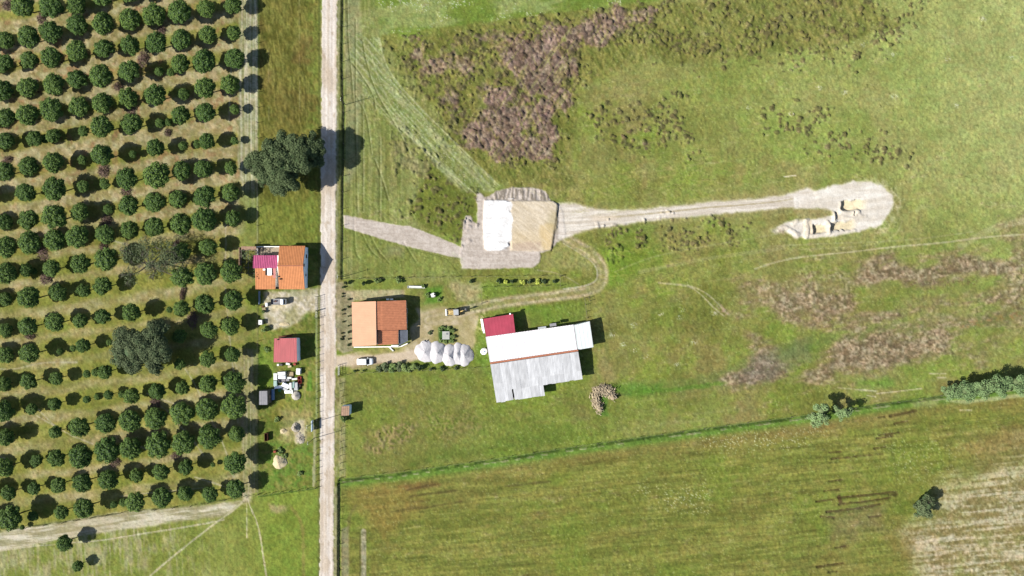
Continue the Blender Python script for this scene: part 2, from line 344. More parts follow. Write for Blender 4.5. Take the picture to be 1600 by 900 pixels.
    mix(area([(760, 690), (900, 660), (900, 690), (640, 730), (640, 715)], 12, 8)*.4, (92, 116, 52))
    mix(area([(925, 545), (945, 545), (965, 600), (945, 600)], 6, 4)*.5, (160, 146, 104))
    mix(area([(744, 520), (762, 530), (768, 600), (740, 560)], 6, 4)*.5, (104, 138, 56))
    mix(area([(955, 600), (1040, 600), (1000, 622), (965, 612)], 6, 4)*.6, (88, 136, 50)); mix(area([(936, 612), (950, 612), (950, 650), (938, 650)], 3, 3)*.6, (82, 132, 54))
    mix(area([(820, 480), (915, 470), (915, 500), (830, 512)], 5, 4)*.55, (104, 138, 54))
    mix(area([(752, 446), (935, 440), (912, 456), (752, 466)], 5, 3)*.4, (116, 140, 62)); 
    mix(area([(945, 390), (985, 385), (1000, 430), (950, 450)], 10, 6)*.5, (110, 146, 50))
    mix(area([(900, 395), (960, 385), (1060, 400), (960, 440)], 10, 8)*.3, (116, 150, 50))
    for cxp, cyp in ((1065, 483), (1063, 496), (1085, 535), (1032, 490), (992, 547), (1009, 557), (957, 523), (974, 538), (1116, 489), (1059, 570), (990, 508), (1320, 145), (1280, 137), (1237, 178), (1398, 151), (1350, 70), (1535, 30), (1480, 92), (1495, 165), (1167, 168), (1395, 85), (1582, 90)):
        d = np.hypot(x-cxp, (y-cyp)*1.6); mix(sstep(9, 2, d)*sstep(.6, .8, r1)*.85, (216, 218, 188))
    mix(stroke([(1226, 276), (1243, 274)], 2, 1)*.9, (228, 222, 196))
    mix(((x > 560) & (r2 > .985))*.35, (190, 194, 150))
    # ---- orchard floor
    sl = np.interp(y, [0, 800], [.165, .118]).astype(np.float32)
    v = y + sl*x
    rows = [-16, 25, 65, 104, 145, 188, 226, 273, 311, 351, 391, 430, 470, 518, 556, 599, 641, 682, 730, 770, 810]
    rid = np.interp(v, rows, np.arange(len(rows))).astype(np.float32)
    band = .5-.5*np.cos(2*np.pi*rid)
    orch = sstep(388, 378, x+ (n3-.5)*6)*sstep(4, -4, y-np.interp(x, [-70, 0, 380], [838, 828, 776]).astype(np.float32))
    on = fbm(x, y, 16, 4, 100, ang=-.15, stretch=3.2)
    north = sstep(520, 150, y)
    oc = two((126, 132, 64), (166, 162, 90), sstep(.3, .7, on*.6+n3*.4))
    C = C*(1-orch[:, None]) + oc*orch[:, None]
    mix(orch*sstep(.45, .65, fbm(x, y, 26, 4, 102))*.5, two((132, 142, 62), (150, 128, 86), north*sstep(.3, .7, n2)))
    mix(orch*sstep(.35, .75, band*.5+on*.5)*.35, (166, 156, 112)); sand = orch*sstep(.45, .8, band*.42+on*.42+north*.24+.02)
    mix(sand*.7, two((154, 142, 104), (196, 184, 156), sstep(.3, .7, n3)))
    mix(orch*sstep(.60, .75, fbm(x, y, 12, 3, 104))*north*.6, (156, 120, 90))
    mix(orch*sstep(.70, .85, n4)*.35, (92, 100, 50)); 
    for pts in ([(-60, 571), (0, 577), (25, 577), (50, 570), (75, 566), (120, 566)], [(240, 630), (262, 640), (283, 668), (300, 685), (318, 712)], [(290, 577), (305, 600), (322, 640), (330, 655), (352, 700), (365, 745)],
                [(58, 650), (90, 668), (110, 680), (135, 690), (145, 694)], [(60, 640), (88, 668)], [(230, 575+40), (255, 625), (275, 632)], [(352, 450), (354, 480), (362, 560), (370, 620), (372, 660)], [(358, 190), (362, 70)], [(353, 340), (352, 420)],
                [(360, 550), (376, 590), (388, 640), (388, 775)], [(210, 695), (240, 705)], [(188, 776), (215, 772), (320, 762)], [(304, 745), (350, 760), (385, 772)], [(170, 375), (200, 382)], [(-20, 706), (8, 716), (14, 722)]):
        mix(stroke(pts, 2.2, 1.6, 1.0)*.7, (196, 188, 160))
    # sand strip beside the orchard
    sv = fbm(x, y, 1.9, 2, 110, ang=1.5708, stretch=60)
    strip = area([(374, -80), (403, -80), (403, 345), (384, 345), (372, 250)], 2, 1.6)*sstep(400, 250, y)
    mix(strip*.9, two((146, 148, 108), (214, 208, 188), sstep(.3, .7, sv*.8+n3*.2)))
    strip2 = area([(374, 545), (402, 545), (403, 772), (380, 776)], 3, 2); mix(strip2*.8, two((140, 142, 92), (186, 176, 148), sstep(.3, .7, sv*.6+n3*.4)))
    mix(area([(372, 300), (403, 300), (403, 390), (372, 390)], 6, 3)*.5, (132, 152, 78))
    mix(stroke([(404, -80), (404, 775)], 1.6, 1.4, .3)*.6, (74, 88, 44))
    mix(stroke([(402, 300), (402, 380)], 1.2, 1)*.5, (190, 196, 150))
    # rank field by the road
    ff = area([(405, -80), (500, -80), (500, 383), (405, 383)], 1.2, .8)
    fv = fbm(x, y, 2.4, 4, 115, ang=1.4, stretch=4)*.7+n2*.3
    mix(ff, two((96, 98, 46), (138, 136, 74), sstep(.28, .72, fv)))
    mix(ff*sstep(.42, .62, fbm(x, y, 40, 3, 116))*sstep(260, 60, y)*.5, (116, 96, 62)); mix(ff*sstep(285, 330, y)*.4, (122, 146, 62))
    mix(ff*sstep(470, 490, x)*sstep(.4, .6, n3)*.5, (120, 142, 66)); mix(ff*sstep(270, 220, y)*sstep(210, 240, y)*.2, (100, 140, 50))
    for lx in (419, 430, 440, 454, 467, 476, 486):
        mix(stroke([(lx, -80), (lx+1, 190)], 1.3, 1.2, .6)*ff*sstep(.4, .6, fbm(x, y, 20, 2, lx))*.4, (176, 168, 128) if lx % 2 else (74, 76, 38))
    Z += ff*(fv-.5)*.35
    # plot of the left houses
    pl = area([(404, 380), (497, 380), (497, 768), (404, 774)], 1.5, 1)
    mix(pl*.9, two((104, 122, 54), (146, 148, 76), sstep(.3, .7, n3*.5+n2*.5))); mix(pl*sstep(.55, .72, n4)*.5, (84, 112, 46)); mix(pl*sstep(.52, .7, fbm(x, y, 7, 3, 118))*.45, (160, 152, 96)); Z += pl*((n3-.5)*.25+(n4-.5)*.25)
    mix(area([(410, 690), (490, 690), (490, 765), (410, 768)], 6, 4)*sstep(.45, .6, n3)*.5, (84, 132, 52))
    mix(area([(404, 540), (428, 540), (430, 600), (404, 610)], 5, 4)*.5, (112, 150, 56)); mix(area([(482, 580), (487, 580), (487, 610), (480, 610)], 2, 2)*.7, (72, 142, 40))
    mix(area([(420, 640), (440, 630), (450, 655), (425, 660)], 5, 4)*.4, (150, 136, 66))
    ysand = area([(412, 456), (500, 452), (500, 482), (478, 490), (466, 503), (450, 512), (420, 512), (410, 495)], 4, 5, 10)
    mix(ysand*.92, two((188, 178, 150), (228, 218, 204), sstep(.3, .7, n3*.5+n4*.5)))
    mix(area([(424, 474), (450, 474), (440, 485), (424, 485)], 4, 3)*.7, (232, 216, 178))
    mix(area([(438, 486), (462, 480), (470, 500), (450, 512)], 5, 4)*.55, (150, 150, 98)); mix(area([(448, 452), (490, 452), (490, 462), (455, 462)], 3, 3)*.5, (146, 148, 110))
    mix(area([(437, 640), (488, 640), (486, 690), (440, 690)], 8, 7, 9)*.55, (176, 164, 122)); mix(area([(460, 660), (476, 655), (478, 690), (462, 694)], 3, 3, 6)*.75, (208, 196, 176))
    mix(area([(438, 670), (452, 668), (450, 680), (438, 678)], 3, 3, 6)*.7, (216, 200, 158))
    mix(stroke([(491, 668), (492, 700), (490, 760)], 4.2, 1.4, .6)*.85, (176, 174, 140)); mix(stroke([(494.5, 486), (494.5, 655)], 2.2, 1)*.7, (178, 190, 140))
    mix(stroke([(476, 600), (477, 690)], 2.5, 2, 1)*.5, (170, 160, 110)); mix(stroke([(484, 560), (484, 660)], 2.5, 2, 1)*.3, (170, 160, 110))
    # bottom left strip and field
    by2 = np.interp(x, [-70, 0, 380], [838, 828, 776]).astype(np.float32)
    botl = sstep(-2, 2, y-np.where(x < 384, by2, 772-(x-384)*.10))*sstep(499, 495, x)
    bn = fbm(x, y, 3, 3, 120, ang=1.5, stretch=10)
    bcol = two((122, 138, 62), (150, 154, 86), n2*.6+bn*.4)
    C = C*(1-botl[:, None]) + bcol*botl[:, None]
    mix(botl*sstep(370, 250, x)*sstep(.42, .62, n2*.6+bn*.4)*.65, (176, 170, 140)); mix(botl*sstep(380, 430, x)*.35, (116, 150, 50))
    sst = area([(-80, 846), (0, 832), (150, 806), (250, 795), (375, 784), (352, 806), (230, 822), (120, 838), (0, 862), (-80, 876)], 3, 3)
    mix(sst*.9, two((164, 158, 126), (228, 220, 202), sstep(.3, .7, fbm(x, y, 3, 3, 122, ang=-.12, stretch=12))))
    mix(sst*sstep(60, 120, x)*sstep(220, 160, x)*.35, (176, 164, 130))
    for pts, w in (([(386, 776), (372, 792), (352, 806), (325, 826), (292, 852), (262, 876), (232, 902), (190, 940)], 2.6), ([(386, 776), (392, 795), (402, 815), (408, 845), (416, 900), (424, 960)], 2.4), ([(-60, 872), (0, 860), (60, 852), (90, 851)], 2.2),
                   ([(100, 848), (150, 846), (210, 836), (300, 822), (350, 812)], 2.2), ([(0, 860), (120, 836), (220, 822)], 1.6), ([(386, 776), (386, 840)], 1.4)):
        mix(stroke(pts, w, 1.5, .8)*.85, (208, 200, 172))
    mix(area([(378, 770), (392, 770), (392, 784), (380, 786)], 4, 3)*.7, (206, 196, 172))
    mix(area([(420, 788), (455, 790), (440, 802), (425, 800)], 4, 4, 8)*.6, (190, 168, 142)); mix(stroke([(455, 794), (468, 808), (474, 830), (474, 900)], 5, 4, 2)*.45, (152, 130, 86))
    mix(stroke([(404, 776), (496, 763)], 2, 1.4, .6)*.7, (62, 92, 40)); mix(stroke([(-60, 838), (0, 829), (100, 816), (190, 801), (300, 790), (380, 776)], 2.0, 1.4, .8)*sstep(.4, .5, fbm(x, y, 12, 2, 126))*.75, (66, 72, 38))
    # ---- verges
    mix(stroke([(499, -80), (499, 980)], 4, 2, .8)*.6, (96, 104, 58)); 
    vr = area([(526, -80), (536, -80), (536, 420), (524, 440), (524, 370)], 2, 1.2); mix(vr*.8, two((112, 120, 66), (150, 148, 104), n4))
    ditch = stroke([(535.5, -80), (534, 150), (538, 165), (536, 200), (534.5, 435)], 3.6, 2.2, .4); mix(ditch*.8, (70, 92, 46)); Z -= ditch*.42
    sl2 = area([(525, 590), (540, 590), (540, 745), (523, 745)], 2, 1.5); mix(sl2*.6, two((128, 130, 84), (178, 172, 138), sstep(.35, .65, fbm(x, y, 3, 3, 130, ang=1.57, stretch=6))))
    d3 = stroke([(530, 756), (529.5, 980)], 3.8, 2, .4); mix(d3*.85, (70, 96, 44)); Z -= d3*.55
    mix(area([(522, 760), (528, 760), (527, 980), (521, 980)], 1.5, 1)*.7, (172, 166, 136))
    mix(area([(533, 826), (545, 822), (545, 980), (533, 980)], 2, 1)*.7, (158, 152, 128)); mix(stroke([(568, 830), (568.5, 980)], 8, 1.6, .5)*.8, two((140, 134, 112), (196, 190, 172), n4))
    mix(stroke([(563, 835), (562, 900), (561, 980)], 1.5, 1)*.8, (88, 88, 56)); mix(stroke([(556, 790), (546, 805), (543, 830)], 5, 4, 1)*.4, (110, 100, 70))
    # house garden bed between road and east house
    gb = area([(524, 441), (552, 441), (552, 548), (536, 552), (526, 545)], 2, 1); mix(gb*.85, two((150, 142, 116), (196, 186, 160), n3)); mix(stroke([(535, 445), (535, 545)], 6, 3, 1)*.5, (136, 132, 98))
    mix(area([(546, 452), (632, 452), (632, 465), (548, 470)], 2, 2)*.85, two((184, 174, 140), (206, 194, 164), n3)); mix(area([(536, 436), (636, 432), (630, 452), (540, 454)], 2, 2)*.6, (122, 140, 62))
    mix(stroke([(528, 441), (885, 432)], 1.4, 1.4, .5)*0, (80, 92, 50))
    # yard, driveway
    yard = area([(524, 556), (556, 550), (610, 552), (640, 536), (640, 512), (655, 500), (650, 482), (672, 470), (700, 482), (735, 484), (750, 494), (742, 520), (742, 545), (660, 560), (640, 566), (600, 566), (560, 572), (524, 574)], 3, 4, 12)
    mix(yard*.9, two((178, 162, 124), (224, 208, 184), sstep(.25, .75, n3*.5+n2*.5)))
    mix(area([(690, 520), (735, 500), (748, 520), (744, 560), (720, 545)], 6, 5)*.35, (160, 152, 100))
    mix(area([(676, 508), (716, 508), (718, 538), (676, 540)], 4, 3)*.7, (150, 146, 86)); mix(area([(686, 512), (708, 512), (708, 535), (686, 535)], 2.5, 1.5)*.9, (52, 98, 40))
    mix(area([(640, 440), (700, 445), (715, 475), (660, 485), (645, 465)], 5, 4)*.8, two((118, 134, 60), (158, 150, 100), n3)); mix(area([(665, 448), (690, 448), (690, 472), (665, 474)], 4, 4)*.7, (84, 140, 48))
    mix(area([(702, 440), (750, 442), (750, 476), (715, 472)], 5, 5)*.8, two((158, 148, 108), (196, 184, 146), n4)); mix(area([(738, 484), (758, 484), (757, 520), (745, 512)], 3, 4, 7)*sstep(.45, .6, n4)*.7, (206, 190, 148))
    drive = stroke([(515, 566), (545, 563), (600, 561), (660, 553), (690, 545)], 15, 3, 1.6); mix(drive*.9, two((206, 186, 158), (232, 216, 196), n3))
    mix(area([(560, 566), (600, 566), (590, 575), (545, 576)], 3, 3)*.6, (176, 152, 130)); 
    mix(area([(556, 548), (635, 540), (630, 550), (560, 556)], 2, 2)*.6, (166, 160, 100))
    # curved farm track
    trk = [(884, 372), (912, 388), (935, 405), (944, 425), (940, 445), (918, 456), (880, 461), (830, 467), (780, 473), (735, 484), (700, 494), (670, 500)]
    td, ts, tside = lined(smooth_pts(trk, 3), 30)
    body = 1-sstep(8, 11, td+(n3-.5)*4)
    mix(body*.7, two((152, 146, 98), (188, 174, 138), n3))
    rut = sstep(3.6, .8, np.abs(td-5.0+(n3-.5)*3)); mix(rut*.72*sstep(.2, .5, n2), two((184, 170, 138), (212, 198, 174), n4)); Z -= rut*.06
    mix(sstep(1.5, .6, np.abs(td*tside+9))*(x > 880)*.7, (222, 212, 196))
    mix(stroke([(600+240, 422), (868, 426), (888, 434), (905, 445)], 2, 1.5, .6)*.6, (186, 180, 140)); 
    mix(area([(845, 395), (885, 375), (930, 400), (925, 430), (900, 420), (850, 418)], 8, 6)*.5, two((150, 152, 90), (190, 178, 140), fbm(x, y, 3, 3, 140, ang=.6, stretch=8)))
    # ---- earth pad
    pink = two((202, 188, 177), (224, 212, 203), sstep(.25, .75, n4*.5+fbm(x, y, 2.4, 2, 150, ang=.02, stretch=10)*.5))
    acc = area([(536, 336), (560, 340), (595, 347), (622, 352), (640, 353), (680, 368), (722, 386), (722, 404), (700, 400), (640, 386), (590, 372), (560, 362), (538, 356)], 1.2, 1.2, 5)
    mix(acc*.96, pink)
    padp = area([(725, 345), (728, 338), (735, 337), (740, 346), (746, 350), (745, 302), (750, 300), (757, 308), (765, 306), (775, 298), (800, 293), (830, 293), (852, 298), (861, 314), (872, 318), (880, 330), (884, 370), (870, 380), (858, 392), (845, 396), (843, 410), (832, 418), (770, 420), (722, 420), (718, 400), (720, 384)], 1.2, 1.6, 5)
    mix(padp*.97, pink); topb = area([(765, 292), (860, 292), (861, 314), (757, 313)], 1, 2, 4)
    mix(topb*padp*.7*sstep(.45, .6, fbm(x, y, 2.2, 3, 152, ang=1.57, stretch=4)), (128, 118, 104)); Z += topb*padp*(fbm(x, y, 2.2, 3, 152, ang=1.57, stretch=4)-.5)*.5
    mix(stroke([(708, 396), (722, 404), (722, 418)], 5, 4, 2)*.6, (206, 202, 182))
    tan = area([(798, 314), (865, 314), (871, 320), (871, 345), (866, 370), (862, 390), (845, 393), (798, 392)], 1.0, 1.0, 5)
    mix(tan*.97, two((214, 198, 172), (242, 228, 206), sstep(.25, .75, fbm(x, y, 3, 3, 155, ang=.6, stretch=6)*.6+n2*.4)))
    mix(tan*sstep(352, 372, y)*sstep(392, 380, y)*.4, (220, 196, 156)); mix(area([(842, 352), (866, 350), (862, 394), (848, 394)], 4, 3)*tan*.55, (230, 202, 150)); mix(area([(800, 380), (845, 378), (845, 392), (800, 392)], 3, 2)*tan*.6, (202, 178, 160))
    mix(tan*sstep(.6, .75, fbm(x, y, 1.8, 2, 157, ang=.75, stretch=14))*.5, (246, 230, 204))
    wedge = sstep(-1.2, 1.2, polyd([(757, 313), (801, 313), (800, 330), (802, 345), (799, 362), (798, 372), (794, 385), (782, 392), (762, 392), (757, 388), (755, 350)], 20) + (fbm(x, y, 5, 2, 158, ang=0, stretch=4)-.5)*7*sstep(780, 795, x))
    mix(wedge*.98, two((244, 242, 240), (254, 254, 254), sstep(.3, .6, n3*.6+fbm(x, y, 2, 2, 159, ang=0, stretch=10)*.4)))
    Z += np.maximum(tan, wedge)*.42 + padp*.10
    s = stroke([(871.5, 318), (872, 330), (868, 350), (865, 372), (862, 392)], 2, 1.2, .4); mix(s*.6, (96, 76, 58)); Z -= s*.2  # shadow line of the raised fill painted dark along its east edge
    # east track to the borrow pit
    et = [(872, 346), (900, 341), (930, 342), (980, 339), (1040, 333), (1100, 326), (1160, 322), (1220, 316), (1262, 308)]
    ed, es, eside = lined(smooth_pts(et, 3), 60)
    ww = np.interp(es, [0, 30, 60, 120, 350, 400], [27, 22, 14, 9, 8.5, 13]).astype(np.float32)
    tb = (1-sstep(ww-1.5, ww+4.5, ed+(n3-.5)*4))*sstep(869, 874, x)
    mix(tb*.96, two((220, 208, 194), (246, 237, 226), sstep(.3, .7, fbm(x, y, 2.6, 3, 160, ang=-.07, stretch=16))))
    mix(sstep(1.6, .6, np.abs(ed*eside-1.5))*tb*.45*sstep(50, 90, es), (160, 146, 104)); mix(sstep(6, 2, np.abs(ed*eside))*tb*sstep(45, 60, es)*sstep(100, 85, es)*.6, (240, 222, 200))
    Z -= tb*.08
    mix(sstep(24, 10, ed)*(1-tb)*.4, (172, 160, 116))
    pit = area([(1215, 355), (1232, 346), (1275, 342), (1300, 336), (1298, 330), (1270, 327), (1240, 328), (1240, 306), (1262, 301), (1300, 290), (1335, 283), (1362, 283), (1382, 292), (1394, 306), (1396, 322), (1386, 340), (1375, 352), (1345, 362), (1300, 370), (1245, 373), (1232, 364)], 2.6, 3, 9)
    mix(pit*.98, two((230, 220, 206), (254, 248, 238), sstep(.25, .75, fbm(x, y, 7, 4, 163, ang=-.1, stretch=5))))
    mix(area([(1238, 327), (1290, 326), (1302, 332), (1290, 341), (1250, 342)], 3, 2)*.8, (160, 150, 106))
    mix(stroke([(1340, 281), (1375, 285), (1398, 300), (1404, 325), (1392, 350), (1370, 362)], 8, 14, 5)*sstep(.3, .65, n4)*.6, (204, 198, 168))
    mix(area([(1204, 358), (1228, 352), (1226, 366), (1206, 364)], 3, 3, 6)*.8, (206, 192, 174))
    Z += pit*(n3-.5)*.12
    for (xa, xb, ya, yb, dep, cc) in ((1315, 1352, 314, 329.5, 1.15, (240, 224, 186)), (1271, 1293, 352, 365, 1.15, (226, 210, 172)), (1297, 1336, 348.5, 361, 1.1, (230, 214, 176)), (1305, 1312, 330, 344, .9, (206, 186, 156)), (1334, 1338, 330, 337, .8, (206, 186, 156))):
        tx = np.clip((x-xa)/(xb-xa), 0, 1); yy = y + (x-xa)*.10 + (n3-.5)*7.0
        xq = x+(n3-.5)*4; inside = sstep(xa-.8, xa+.8, xq)*sstep(xb+6, xb-10, xq)*sstep(ya-1, ya+1, yy)*sstep(yb+1, yb-1, yy)
        mix(inside*.75, two(tuple(np.array(cc)*.93), tuple(np.minimum(255, np.array(cc)*1.05)), n4)); Z -= inside*dep*(1-tx*.92)
        rim = sstep(xa-5, xa-2, x)*sstep(xa+.2, xa-.6, x)*sstep(ya-2, ya+1, yy)*sstep(yb+2, yb-1, yy); mix(rim*.8, (242, 226, 204)); Z += rim*.18
    mix(area([(1255, 343), (1268, 343), (1270, 368), (1256, 368)], 1.5, 1.5, 5)*.8, (240, 222, 196))
    for pts, w, h_ in (([(1301, 331), (1306, 345), (1298, 351)], 6, .55), ([(1258, 345), (1262, 358), (1258, 370)], 7, .5), ([(1293, 348), (1295, 364)], 5, .5), ([(1314, 331), (1330, 333), (1342, 330)], 5, .5), ([(1240, 350), (1250, 344), (1262, 344)], 6, .4), ([(1266, 368), (1300, 366), (1336, 360)], 6, .4), ([(1236, 360), (1248, 366)], 6, .4), ([(1318, 340), (1332, 342), (1352, 338)], 6, .35), ([(1215, 360), (1228, 356)], 6, .35)):
        q_ = stroke(pts, w, 3, 2.5); mix(q_*.7, two((226, 214, 194), (248, 238, 222), n4)); Z += q_*h_*(.2+.9*n3)
    # faint paths on the right
    for pts, w, k in (([(1180, 420), (1220, 407), (1262, 400), (1330, 394), (1400, 385), (1470, 380), (1540, 370), (1620, 365)], 2.6, .75), ([(1030, 442), (1075, 446), (1100, 455), (1120, 472), (1138, 492)], 2.4, .65), ([(1075, 446), (1096, 460), (1118, 484), (1132, 494)], 2.2, .7), ([(1218, 365), (1180, 372), (1100, 385), (1020, 400), (960, 425)], 2, .3),
                      ([(1200, 385), (1300, 380), (1380, 378), (1450, 372), (1520, 362)], 2, .35), ([(1410, 345), (1400, 370), (1360, 385), (1250, 390)], 2, .3), ([(1225, 388), (1100, 404), (1000, 425)], 6, .25), ([(875, 330), (840, 300), (800, 292)], 2, .3), ([(1500, 385), (1560, 350), (1640, 340)], 10, .3)):
        mix(stroke(pts, w, 1.6, .9)*k, (198, 192, 156))
    mix(stroke([(1119, 472), (1136, 492)], 8, 2, 1)*sstep(.4, .6, n4)*.7, (176, 154, 134))
    for ang_, seed_ in ((-.12, 171), (.25, 172), (-.4, 173)):
        mix(area([(870, 270), (1100, 240), (1300, 260), (1200, 300), (900, 330)], 20, 10)*sstep(.68, .82, fbm(x, y, 1.8, 2, seed_, ang=ang_, stretch=24))*.5, (176, 172, 112))
        mix(area([(880, 380), (1180, 370), (1200, 420), (960, 480)], 20, 10)*sstep(.66, .82, fbm(x, y, 1.8, 2, seed_+5, ang=ang_, stretch=24))*.45, (166, 170, 92))
    # ---- road
    xl = np.interp(y, [-69, 0, 500, 640, 900], [503.5, 503, 500.5, 500.5, 499.5]).astype(np.float32)+(fbm(x*0, y, 6, 4, 180)-.5)*3.4
    xr = np.interp(y, [-69, 0, 200, 420, 520, 640, 740, 969], [527.5, 527, 525.5, 524.5, 525, 523, 522, 520.5]).astype(np.float32)+(fbm(x*0, y, 6, 4, 181)-.5)*3.8
    road = sstep(-.8, .8, x-xl)*sstep(-.8, .8, xr-x)
    rn = fbm(x, y, 2.0, 3, 182, ang=1.5708, stretch=30)
    mix(road, two((226, 212, 196), (250, 242, 232), sstep(.2, .75, rn*.7+n3*.3)))
    mid = (x-xl)/(xr-xl+1e-3)
    mix(road*sstep(.10, .02, np.abs(mid-.46))*.3, (196, 180, 160)); mix(road*sstep(.1, .03, np.abs(mid-.24))*.6, (238, 226, 214)); mix(road*sstep(.1, .03, np.abs(mid-.72))*.6, (238, 226, 214))
    mix(road*sstep(.52, .72, fbm(x, y, 14, 4, 185, ang=1.57, stretch=3))*.55, (208, 188, 164)); mix(road*sstep(.66, .8, fbm(x, y, 5, 3, 186, ang=1.57, stretch=2))*.5, (186, 166, 142))
    mix(road*area([(506, 545), (530, 540), (530, 640), (512, 640)], 5, 4)*.4, (204, 182, 158))
    mix(stroke([(531, -80), (529.5, 0), (527.5, 200), (526, 440)], 2.6, 1.6, .8)*.5, (190, 186, 164))
    Z += road*.05 - road*sstep(.1, .02, np.abs(mid-.24))*.04 - road*sstep(.1, .02, np.abs(mid-.72))*.04
    # ---- fine relief and fine colour breakup everywhere
    soft = np.clip(np.maximum.reduce([road, padp, acc, wedge, tan, tb, drive, pit, yard*.7, ysand*.7, sst*.6]), 0, 1)
    inner = ((x > -80) & (x < 1680) & (y > -80) & (y < 980)).astype(np.float32)
    grassn = fbm(x, y, 3.2, 2, 190)
    calm = np.clip(.35+.65*sstep(.45, .6, fbm(x, y, 34, 3, 191)), 0, 1)
    Z += (grassn-.5)*(.17*calm*(1-soft)+.03)*inner + (r1-.5)*(.05*(1-soft)+.02)*inner
    Z += (n2-.5)*.3*(1-soft)*inner
    speck = sstep(.74, .84, fbm(x, y, 4, 2, 192))*sstep(.4, .6, n2)*(1-soft)*inner; mix(speck*.45, (84, 90, 48))
    C *= (1 + (r2-.5)*(.10*(1-soft)+.04) + (n4-.5)*(.20*(1-soft)+.06) + (n2-.5)*.16*(1-soft))[:, None]
    C[:, 0] *= 1+(vnoise(x/6, y/6, 203)-.5)*.08*(1-soft); 
    veg = sstep(8, 40, C[:, 1]-C[:, 2]); C[:, 2] -= veg*3; C[:, 1] += veg*1; C[:, 0] += veg*2
    C = np.clip(C, 8, 254)
    # names
    ID[:] = 0
    ID[(road > .5)] = 1
    ID[(acc > .5) & (ID == 0)] = 2
    ID[((tan > .5) | (wedge > .5) | (padp > .5)) & (ID == 0)] = 3
    ID[(pit > .5) & (ID == 0)] = 4
    ID[(tb > .5) & (ID == 0)] = 5
    ID[((drive > .5) | (yard > .5)) & (ID == 0)] = 6
    ID[(body > .5) & (ID == 0)] = 7
    ID[(ysand > .5) & (ID == 0)] = 8
    lc = np.power((C/255.0+.055)/1.055, 2.4)/KL
    lc *= 1+.35*sstep(240, 254, C.min(1))[:, None]; lc = np.clip(lc, 0.003, .82).astype(np.float32)
    co = np.empty((n, 3), np.float32); co[:, 0] = (x-800)*S; co[:, 1] = (450-y)*S; co[:, 2] = Z
    idx = np.arange(n).reshape(ny, nx)
    q = np.stack([idx[:-1, :-1], idx[1:, :-1], idx[1:, 1:], idx[:-1, 1:]], -1).reshape(-1, 4)
    qid = ID[q[:, 0]]
    gm, nt, b = new_mat('earth_and_grass'); N = nt.nodes; L = nt.links
    at = N.new('ShaderNodeAttribute'); at.attribute_name = 'albedo'
    tc = N.new('ShaderNodeTexCoord'); nz = N.new('ShaderNodeTexNoise'); nz.inputs['Scale'].default_value = 3.2; nz.inputs['Detail'].default_value = 4; nz.inputs['Roughness'].default_value = .7
    L.new(tc.outputs['Object'], nz.inputs['Vector'])
    mr = N.new('ShaderNodeMapRange'); mr.inputs['From Min'].default_value = .3; mr.inputs['From Max'].default_value = .7; mr.inputs['To Min'].default_value = .84; mr.inputs['To Max'].default_value = 1.16
    L.new(nz.outputs['Fac'], mr.inputs['Value'])
    vm = N.new('ShaderNodeVectorMath'); vm.operation = 'SCALE'; L.new(at.outputs['Color'], vm.inputs[0]); L.new(mr.outputs[0], vm.inputs['Scale'])
    L.new(vm.outputs[0], b.inputs['Base Color']); b.inputs['Roughness'].default_value = 1.0; b.inputs['Specular IOR Level'].default_value = 0.05
    bp = N.new('ShaderNodeBump'); bp.inputs['Strength'].default_value = .35; bp.inputs['Distance'].default_value = .06
    L.new(nz.outputs['Fac'], bp.inputs['Height']); L.new(bp.outputs[0], b.inputs['Normal'])
    names = {0: 'ground', 1: 'dirt_road', 2: 'access_path', 3: 'cleared_earth_pad', 4: 'excavated_ground', 5: 'haul_track', 6: 'yard_driveway', 7: 'farm_track', 8: 'sandy_yard'}
    for k, nm in names.items():
        f = q[qid == k]
        if not len(f): continue
        u, inv = np.unique(f, return_inverse=True)
        me = bpy.data.meshes.new(nm)
        me.vertices.add(len(u)); me.vertices.foreach_set('co', co[u].ravel())
        fl = inv.reshape(-1).astype(np.int32)
        me.loops.add(len(fl)); me.loops.foreach_set('vertex_index', fl)
        me.polygons.add(len(f)); me.polygons.foreach_set('loop_start', np.arange(0, len(fl), 4, dtype=np.int32))
        me.polygons.foreach_set('use_smooth', np.ones(len(f), bool))
        me.update(calc_edges=True)
        ca = me.color_attributes.new('albedo', 'FLOAT_COLOR', 'POINT')
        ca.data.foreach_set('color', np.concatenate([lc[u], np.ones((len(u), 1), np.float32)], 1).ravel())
        me.materials.append(gm)
        o = bpy.data.objects.new(nm, me); SC.collection.objects.link(o); o['kind'] = 'structure'
build_ground()

